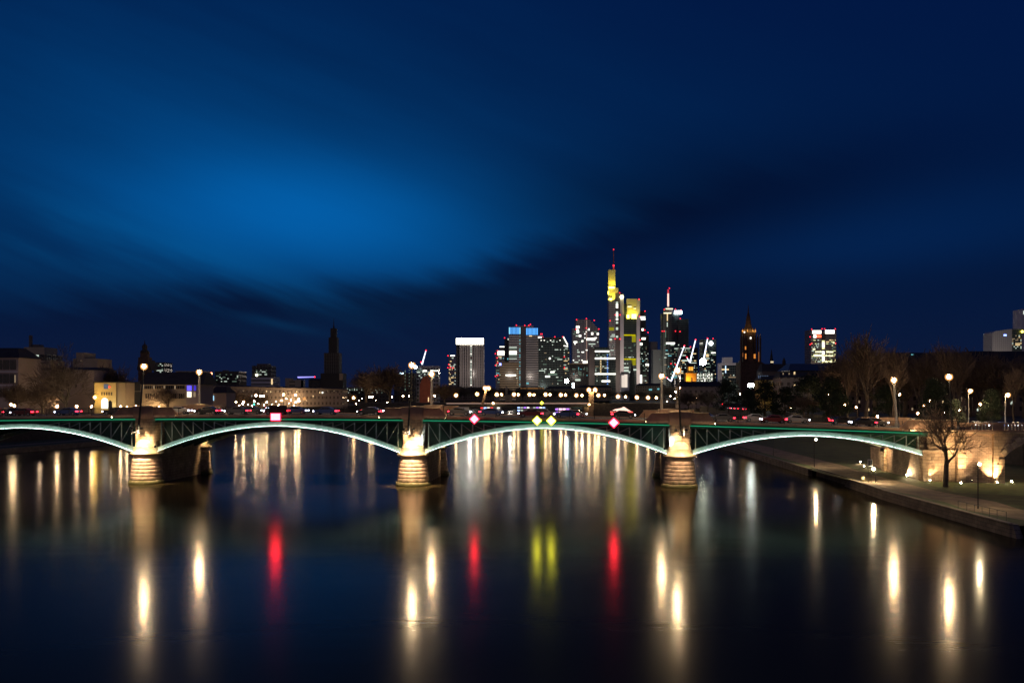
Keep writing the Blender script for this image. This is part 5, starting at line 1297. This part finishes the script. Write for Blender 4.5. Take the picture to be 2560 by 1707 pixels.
b.box('tower_body', 350.5, 367, 880, M_dom, dp=4); b.box('lower_body', 346, 372, 893, M_dom, dp=5, f=-.3)
MB().lathe([(2.2, b.z(882)), (2.4, b.z(878)), (1.2, b.z(873)), (1.5, b.z(868)), (1.3, b.z(863)), (.3, b.z(859)), (.08, b.z(850))], 10, b.x(358.7), 1.8).build('onion_dome', M_roof, b.o, True)
MB().prism([(b.x(342), b.z(925)), (b.x(378), b.z(925)), (b.x(372), b.z(900)), (b.x(346), b.z(900))], 0, 9).build('roof', M_roof, b.o)
b = Bld('office_building', 'small dark block with green windows right of the onion dome', 384, 411, 905, 620); b.box('wall', 384, 410.5, 905.5, F_dark, dp=15); b.grid(386, 408, 908, 932, 5, 6, .4, [W_dim, W_white, W_dim], 90)
b = Bld('office_building', 'flat dark block behind the second left lamp post', 440, 508, 926, 600); b.box('wall', 440, 507, 929, F_dark, dp=16); b.box('roof_edge', 438, 508, 927.5, F_beigeP, 929.5, f=-.4, dp=16)
for a in ((469, 478.5, 931, 934), (474, 478.5, 936, 940), (470, 479.5, 943, 953)): b.win(*a, W_white)
t_ = Bld('lift_tower', 'white steel lattice lift tower beside the second left lamp post', 507, 526, 930, 420, 'lift tower')
q = MB()
for x_ in (508, 516.5, 525):
    for y_ in (0, 3): q.tube([(t_.x(x_), y_, -.2), (t_.x(x_), y_, t_.z(932))], .10, 4)
for k in range(7):
    yy_ = 944 + k * 12.6
    for y_ in (0, 3): q.tube([(t_.x(508), y_, t_.z(yy_)), (t_.x(525), y_, t_.z(yy_))], .09, 4)
q.tube([(t_.x(500), 0, t_.z(930.5)), (t_.x(530), 0, t_.z(931.5))], .08, 4)
q.build('lattice', M_white, t_.o); t_.beacon(529, 934, .55, m_=emi('orange_red_lamp', (1, .25, .12), 9), name='red_lamp'); t_.beacon(513.5, 958.5, .45, m_=emi('cool_spot', (.8, .95, 1), 8), name='cool_lamp')
b = Bld('office_building', 'dark wide office block with scattered greenish windows', 540, 598, 926, 640); b.box('wall', 537, 597.5, 928, F_dark, dp=18); b.box('plant_room', 553, 563, 925, F_dkcore, 928, f=3, dp=6)
b.grid(540, 596, 931, 955, 14, 7, .22, [W_dim, W_white, W_dim], 91, cap=40)
b = Bld('low_house', 'dark gabled low house with lit sign left of the long pale building', 525, 560, 968, 430); b.box('wall', 527, 566, 982, F_mauve, dp=14); b.roof(522, 568, 982, 966, 14, hip=.2); b.win(529.5, 535, 989, 1001, emi('blue_white_sign', (.4, .75, 1), 1.4), name='lit_sign')
b = Bld('apartment_tower', 'dark residential tower with lower wing in the left distance', 629, 688, 909, 900, 'tower'); b.box('tower_body', 630, 677, 914, F_dark, dp=20); b.box('roof_block', 640, 668, 909, F_dkcore, 914, f=3, dp=12); b.box('lower_wing', 629, 687, 942, F_stripe, f=-2, dp=22)
b.beacon(642, 937.5, 1.2, m_=emi('cream_spot', (1, .95, .6), 7), name='bright_window'); b.grid(640, 668, 924, 938, 8, 4, .35, [W_dim, W_dim, W_white], 92); b.win(679.5, 683, 947, 961, W_warm, f=-2.2)
b = Bld('apartment_block', 'beige block with banded wing left of the scaffolded spire', 713, 753, 944, 900); b.box('wall', 713, 723, 945, F_beigeP, dp=18); b.box('banded_wing', 723, 752.5, 950, F_beige, dp=18); b.box('end_wall', 738, 752.5, 949, F_beigeP, f=-.5, dp=10)
b = Bld('apartment_building', 'long pale building across the left bank with lit windows', 560, 850, 965, 560)
MB().hexa([(b.x(560), -30, -.5), (b.x(850), 6, -.5), (b.x(850), 26, -.5), (b.x(560), -10, -.5)], [(b.x(560), -30, b.z(965.7)), (b.x(850), 6, b.z(972)), (b.x(850), 26, b.z(972)), (b.x(560), -10, b.z(965.7))]).build('wall', F_house, b.o)
MB().hexa([(b.x(558), -31, b.z(965.8)), (b.x(852), 5, b.z(972.1)), (b.x(850), 27, b.z(972)), (b.x(558), -9, b.z(965.7))], [(b.x(562), -27, b.z(963.2)), (b.x(848), 9, b.z(969.8)), (b.x(848), 22, b.z(969.8)), (b.x(562), -14, b.z(963.2))]).build('roof', M_roof, b.o)
def lw(px, py, w_, h__, m_):
    tt = (px - 560) / 290; b.win(px - w_ / 2, px + w_ / 2, py - h__ / 2, py + h__ / 2, m_, f=-30 + 36 * tt - .3)
for q in ((564, 975, 3), (569, 977, 6), (578, 977, 6), (683, 978, 2.5), (692, 979, 2), (748, 979, 3), (800, 981, 2.5), (806, 981, 3.5), (587, 990, 3.5), (601, 989, 2.5), (652, 990, 3.5), (659, 990, 3), (785, 990, 2.5)): lw(q[0], q[1], q[2], 3.4, W_bright if q[2] > 3 else W_warm)
rg = random.Random(2)
for i in range(40): lw(rg.uniform(568, 845), rg.choice((977, 985, 993, 1001)), 1.6, 2.6, rg.choice((W_dimw, W_dimw, M_glass, M_glass)))
b = Bld('scaffolded_church', 'tall dark church tower wrapped in scaffolding with stepped top', 770, 858, 820, 760, 'church tower')
M_scaf = facade('scaffold_netting', (.035, .03, .028), (.02, .018, .018), 2.2, 2.0, .12, .12, .7)
for nm, a, f, dp in (('tower_lower', (810, 848, 882), 0, 12), ('tower_middle', (820.5, 841.5, 843), 1.5, 8), ('tower_upper', (824.5, 838.5, 820), 2.5, 5)): b.box(nm, a[0], a[1], a[2], M_scaf, f=f, dp=dp)
b.box('church_base', 802, 858, 933, M_scaf, f=-1, dp=16); b.box('pale_corner', 849, 857.5, 933.5, F_beigeP, 950, f=-1.2, dp=.3); b.box('nave', 770, 803, 950, F_dark, f=2, dp=12)  # corner facing set in paler beige plaster
b.roof(769, 804, 950, 946, 14, M_roof, 1.5)
for i in range(12): b.box('scaffold_plank', 809.5, 848.5, 886 + i * 8, F_dkcore, 886.6 + i * 8, f=-.35, dp=.3)
for i in range(9): b.box('scaffold_pole', 811 + i * 4.5, 811.4 + i * 4.5, 882, M_mast, f=-.4, dp=.12)
MB().tube([(b.x(831.5), 5, b.z(821)), (b.x(831.5), 5, b.z(812)), (b.x(831.5), 5, b.z(794))], [.9, .35, .08], 6).build('finial', M_roof, b.o)
b = Bld('glass_hall', 'long low hall with greenish lit window rows', 866, 970, 968, 820); b.box('wall', 866, 970, 969, F_dark, dp=16); b.grid(867, 968, 970, 983, 34, 4, .6, [W_white, W_dim, W_white, W_dim], 93, merge=False, cap=95, gx=.7, gz=.6)
b = Bld('office_building', 'lit-topped office block behind the middle lamp post', 1038, 1098, 913, 900); b.box('wall', 1040, 1096, 916, F_grid, dp=20)
b.box('roof_edge', 1046, 1097, 914.5, F_light, 916.5, f=-.4, dp=18); b.grid(1042, 1095, 924, 950, 12, 6, .25, [W_white, W_dim], 94); b.win(1057, 1067, 925, 929, W_bright); b.win(1076, 1096, 925, 928, W_bright)
b = Bld('office_building', 'dark block with cool lit letters left of the middle lamp mast', 996, 1036, 928, 880); b.box('wall', 985, 1036, 932, F_dark, dp=16); b.win(998, 1009, 931.5, 935, emi('cool_sign', (.6, .85, 1), 3), name='lit_sign', f=-.4)
for i in range(6): b.win(1012, 1014, 926 + i * 9, 931 + i * 9, W_dim); b.win(1022, 1024.5, 924 + i * 8, 926 + i * 8, W_dim)
b.beacon(1039, 917.5, 1.6, m_=emi('cool_spot', (.8, .95, 1), 8), name='cool_lamp'); b.beacon(975, 940.5, 1.3)
b = Bld('brick_church', 'dark red brick gable between the two middle lamp posts', 1048, 1078, 940, 640, 'church'); M_rb = mat('red_brick', (.28, .08, .05), .85, 0, .2, .4)
MB().prism([(b.x(1049), -.5), (b.x(1078), -.5), (b.x(1078), b.z(958)), (b.x(1066), b.z(938)), (b.x(1056), b.z(944)), (b.x(1049), b.z(962))], 0, 14).build('wall', M_rb, b.o)
b.win(1070, 1072.5, 993, 1004, W_warm)
b = Bld('stone_tower', 'small pinkish pointed gate tower on the far bank', 1254, 1272, 963, 1080, 'tower'); b.box('tower_body', 1263, 1269, 975, M_sand, dp=5); b.roof(1262, 1270, 975, 963, 6, M_sand, -.3, .45); b.box('gabled_hall', 1268, 1280, 986, M_sand, dp=10); b.roof(1267, 1281, 986, 979, 10, M_roof)
# low houses under the skyline
for i, (p0, p1, yt, lb) in enumerate(((1100, 1160, 966, 'dark low roof under the crown-lit tower'), (1160, 1236, 968, 'dark low roof right of the crown-lit tower'), (1290, 1362, 967, 'low house with orange lit roof edge'), (1362, 1440, 966, 'dark low roof under the dark glass tower'), (1440, 1530, 963, 'dark domed low roof below the gridded tower'), (1590, 1665, 958, 'dark low roof with small blue lights'))):
    b = Bld('low_house', lb, p0, p1, yt, 1190 + i * 5, 'house', group='low roofs under the skyline'); b.box('wall', p0, p1, yt + 6, F_hrow, dp=14); b.roof(p0 - 1, p1 + 1, yt + 6, yt, 14, hip=.15)
    if i == 2: b.win(1300, 1360, 970, 971.5, emi('orange_eave_light', (.7, .32, .1), .6), f=-.8, name='eave_light')
    if i == 5: b.win(1622, 1630, 972, 975.5, W_teal, f=-1); b.win(1643, 1648, 970.5, 974, W_teal, f=-1)

# ---------------------------------------------------------------- right bank houses
b = Bld('apartment_house', 'pale plaster building with red roof behind trees right of the right mast', 1700, 1812, 952, 560, 'house')
b.box('wall', 1700, 1808, 966, F_house, dp=16); b.roof(1698, 1812, 966, 953, 18, hip=.08)
b = Bld('apartment_house', 'yellow house with one warm lit window on the right bank', 1903, 1952, 940, 470, 'house'); b.box('wall', 1905, 1951, 950, mat('amber_plaster', (.55, .36, .08), .8), dp=14); b.roof(1902, 1953, 950, 938, 14, hip=.12)
b.win(1937.5, 1944, 951.5, 959, emi('warm_bright_window', (1, .8, .3), 1.6)); b.win(1920, 1930, 952, 958, W_dimw)
light('facade_flood', 'POINT', (b.x(1940), -5, b.z(985)), 500, (1, .7, .3), b.o, None, .3)
for i in range(6): b.win(1900 + i * 4.5, 1902.5 + i * 4.5, 938, 945, emi('skylight_pane', (.2, .28, .45), .3), f=3.5, name='skylight')
b = Bld('apartment_house', 'white stuccoed house with many dark windows on the right bank', 1952, 2030, 932, 455, 'house'); b.box('wall', 1952, 2030, 943, F_house, dp=14); b.roof(1950, 2032, 943, 931, 14, hip=.06)
for a in ((1988.5, 1992, 929, 937), (1965, 1970, 982, 987), (1984, 1988, 961, 964)): b.win(*a, W_warm, f=-.3 if a[2] > 940 else 2.5)
for i in range(8): b.win(1960 + i * 5, 1962.5 + i * 5, 932, 936, W_dimw, f=2.2) if i % 3 == 0 else None
b = Bld('market_hall', 'dark hall with bluish sheen on its roof before the white-topped tower', 1960, 2110, 906, 600); b.box('wall', 1975, 2110, 926, F_dark, dp=20); b.roof(1970, 2120, 926, 908, 25, mat('slate_roof', (.06, .07, .09), .35), hip=.1)
b = Bld('church_nave', 'long dark church roof right of the cathedral', 1905, 1990, 908, 700, 'church'); b.box('wall', 1905, 1990, 928, F_dkcore, dp=15); b.roof(1905, 1990, 928, 909, 16, hip=.05)
for i, (p0, p1, ye, yr, D, lb) in enumerate(((2090, 2215, 927, 905, 430, 'brown long house behind the forked bare tree'), (2215, 2330, 919, 880, 400, 'brown house with tall hipped roof behind the end lamp post'), (2330, 2432, 917, 880, 385, 'brown house with dormers right of the tall hipped roof'), (2432, 2600, 910, 876, 350, 'big brown house with two lit dormers at the right edge'))):
    b = Bld('apartment_house', lb, p0, p1, yr, D, 'house', group='brown houses along the right embankment'); b.box('wall', p0, p1, ye, F_hrow, dp=16); b.roof(p0 - 2, p1 + 2, ye, yr, 18, hip=.07); b.box('cornice', p0 - 1, p1 + 1, ye - .4, M_cor, ye + 1.5, f=-.9, dp=1)
    rg = random.Random(i + 40)
    for k in range(9):
        x_ = rg.uniform(p0 + 6, p1 - 6); y_ = rg.choice((930, 947, 965, 985, 1003, 1020)) + rg.uniform(-2, 2)
        b.win(x_ - 1.6, x_ + 1.6, y_, y_ + 6, rg.choice((W_dimw, W_warm, W_dimw, W_white)))
    if i == 0: b.win(2164, 2168, 913, 920, W_bright, f=1.2)
    if i == 1: b.win(2288, 2294, 884, 886.5, W_teal, f=4)
    if i == 2:
        for a in ((2352, 2357, 903, 910, emi('orange_dormer', (1, .35, .12), .9)), (2365, 2370, 902, 909, W_warm), (2346, 2351, 948, 955, W_bright), (2320, 2326, 952, 957, W_dimw), (2376, 2382, 922, 932, W_dim)): b.win(*a[:4], a[4], f=1.5 if a[2] < 915 else -.3)
    if i == 3:
        for a in ((2512, 2518, 896, 904, W_warm), (2535, 2541, 895, 903, W_warm), (2511, 2520, 925, 933, W_warm), (2532, 2541, 923, 933, W_warm), (2518, 2535, 933, 934, W_warm)): b.win(*a[:4], a[4], f=3.0 if a[2] < 915 else -.3)
# embankment lamps, then added wash for facades and trees
for i, (px_, py_, D) in enumerate(((2112, 1011, 270), (2072, 984, 330), (2249, 986, 285), (2310, 1014, 265), (2324, 1001, 272), (2294, 1033, 262), (2398, 1024, 262), (2193, 1041, 262), (1976, 1020, 330), (1700, 969, 420), (1717, 980, 600), (1687, 996, 560), (1709, 997, 600), (1689, 979, 560), (1668, 1003, 600), (1676, 990, 590), (1702, 1006, 580), (1731, 1001, 560), (1741, 995, 560), (1850, 985, 430), (1990, 1003, 300), (2030, 1012, 300), (2140, 1018, 275), (2360, 1030, 262), (2450, 1010, 250))):
    small_lamp(px_, py_, max(D, 106 / max(.05, (px_ - CX) / FPX)) if px_ > 1800 else D, .30, f'{nth(i)} small warm lamp listed left to right among the right bank trees', 'small lamps on the right bank', None, ZT)
for px_, py_ in ((1708, 1002), (1880, 1004), (2090, 1012), (2240, 1015), (2440, 1022), (2545, 1020)):
    D = 106 / ((px_ - CX) / FPX) if px_ > 1800 else 560
    light('added_fill_glow', 'POINT', (wx(px_, D + 14), D + 14, 12.5), 950, (1, .66, .4), None, None, .5)  # added point light without a fixture, washing houses and trees
# --- left bank lamps
LL = [(28, 1011), (36, 1014), (143, 1016), (192, 1016), (229, 1016), (302, 1017), (318, 1018), (340, 1015), (375, 1015), (386, 1017), (441, 1013), (456, 1015), (536, 1008), (544, 1008), (563, 1012), (590, 1005), (607, 1009), (610, 1004), (636, 1003), (651, 990), (659, 990), (667, 1005), (704, 1001), (739, 1005), (747, 997), (817, 1008), (833, 1008), (890, 1009), (963, 1012), (968, 1006), (980, 992)]
for i, (px_, py_) in enumerate(LL):
    small_lamp(px_, py_, dL(px_, 2), .46 if px_ in (143, 192, 302) else .40, f'{nth(i)} small globe lamp from the left along the left bank promenade', 'promenade lamps on the left bank', None, ZT)
for i, (px_, py_) in enumerate(((640, 988), (709, 986), (739, 987), (760, 996), (747, 1003), (780, 996), (792, 996), (825, 995), (837, 995), (884, 994), (924, 992), (931, 992), (1008, 990), (1024, 990), (1075, 989), (1086, 989))):
    small_lamp(px_, py_, min(680, dL(px_, 3)), .85 if px_ in (760, 780, 792, 825, 837, 884) else .58, f'{nth(i)} brighter lamp from the left in the row near the far bridge ramp', 'bright lamps at the left ramp of the far bridge', E_far if px_ in (780, 792, 825, 837, 884, 760) else None, ZT)
for i, (px_, py_) in enumerate(((398, 1016), (420, 1016), (470, 1016), (500, 1012), (520, 1014), (556, 1000), (575, 1010), (598, 1013), (620, 1011), (630, 1014), (646, 1009), (660, 1012), (680, 1010), (690, 1004), (697, 1012), (716, 996), (722, 1008), (728, 1000), (735, 1013), (744, 1010), (756, 1007), (770, 1006), (776, 1009), (788, 1007), (800, 1004), (806, 998), (814, 992), (823, 1004), (850, 1003), (858, 996), (870, 1001), (898, 1001), (905, 996), (940, 1000))):
    small_lamp(px_, py_, dL(px_, 1 + (i * 7 % 9)), .17 + (i * 5 % 4) * .04, f'{nth(i)} tiny warm lamp from the left in the dense cluster before the pale buildings', 'tiny lamps clustered on the left bank', None, ZT)
for px_ in (100, 330, 430, 700, 860): light('added_fill_glow', 'POINT', (wx(px_, dL(px_, 14)), dL(px_, 14), 12.5), 900, (1, .68, .42), None, None, .5)  # unseen fill lights added along the left bank
light('trunk_lamp', 'SPOT', (wx(180, 305), 305, 9.5), 9000, (1, .82, .55), None, (wx(166, 330), 330, 20), .2, 75, .9)
# cars on the streets behind
for i, (px_, D, ci, rz, lb) in enumerate(((2282, 268, 3, 1.6, 'white car with headlights on, left of the row behind the quay tree'), (2300, 262, 0, 1.62, 'silver car with headlights on behind the quay tree'), (2322, 258, 1, 1.6, 'black car with headlights on just right of the quay tree top'), (2440, 232, 3, 1.5, 'white car with headlights above the first balustrade'), (2470, 228, 0, 1.5, 'silver car with headlights above the second balustrade'), (2505, 226, 4, 1.5, 'dark blue car with headlights near the right edge'), (2540, 224, 3, 1.5, 'white car with headlights cut by the right edge'), (2085, 285, 1, 1.6, 'black car with headlights behind the right span railing'))):
    put(ci, (wx(px_, D), D, ZT + .012), rz, lb, 'cars on the right embankment road')
    for_h = light('headlight_glow', 'POINT', (wx(px_, D), D - 4, ZT + 1), 60, (.9, .95, 1), None, None, .2)
for i, (px_, D) in enumerate(((1826, 500), (1836, 490), (1846, 480), (1858, 470), (1893, 440), (1735, 640), (1750, 630))):
    put(i % 5, (wx(px_, D), D, ZT + .012), -1.5 if px_ > 1800 else 1.6, f'{nth(i)} distant car with red tail lights among the evergreens', 'distant cars on the right bank')
for i, px_ in enumerate((565, 590, 612, 640, 668, 690, 835, 846)):
    D = dL(px_, 8); put(i % 5, (wx(px_, D), D, ZT + .012), 1.9, f'{nth(i)} distant car with headlights before the long pale building', 'distant cars on the left bank')
def traffic_light(px, py, D, m_, label):
    t_ = thing('traffic_light', label, 'traffic light', (wx(px, D), D, ZT)); h = wz(py, D) - ZT
    MB().tube([(0, 0, -.1), (0, 0, h)], .08, 5).build('pole', M_dark, t_); MB().box(-.3, .3, -.3, 0, h - .8, h + .8).build('housing', M_dark, t_); MB().sphere((0, -.45, h), .3, 8, 5).build('lamp', m_, t_)
E_gt = emi('green_signal', (.05, 1, .7), 8)
traffic_light(682, 996, 560, E_gt, 'green traffic light before the long pale building'); traffic_light(636, 1010, 470, E_gt, 'lower green traffic light left of the square red sign')
traffic_light(1805, 1010, 470, E_red, 'red traffic light at the edge of the dark evergreens')
for o in protos:
    if o['label'] == 'x': o['label'] = 'car parked'
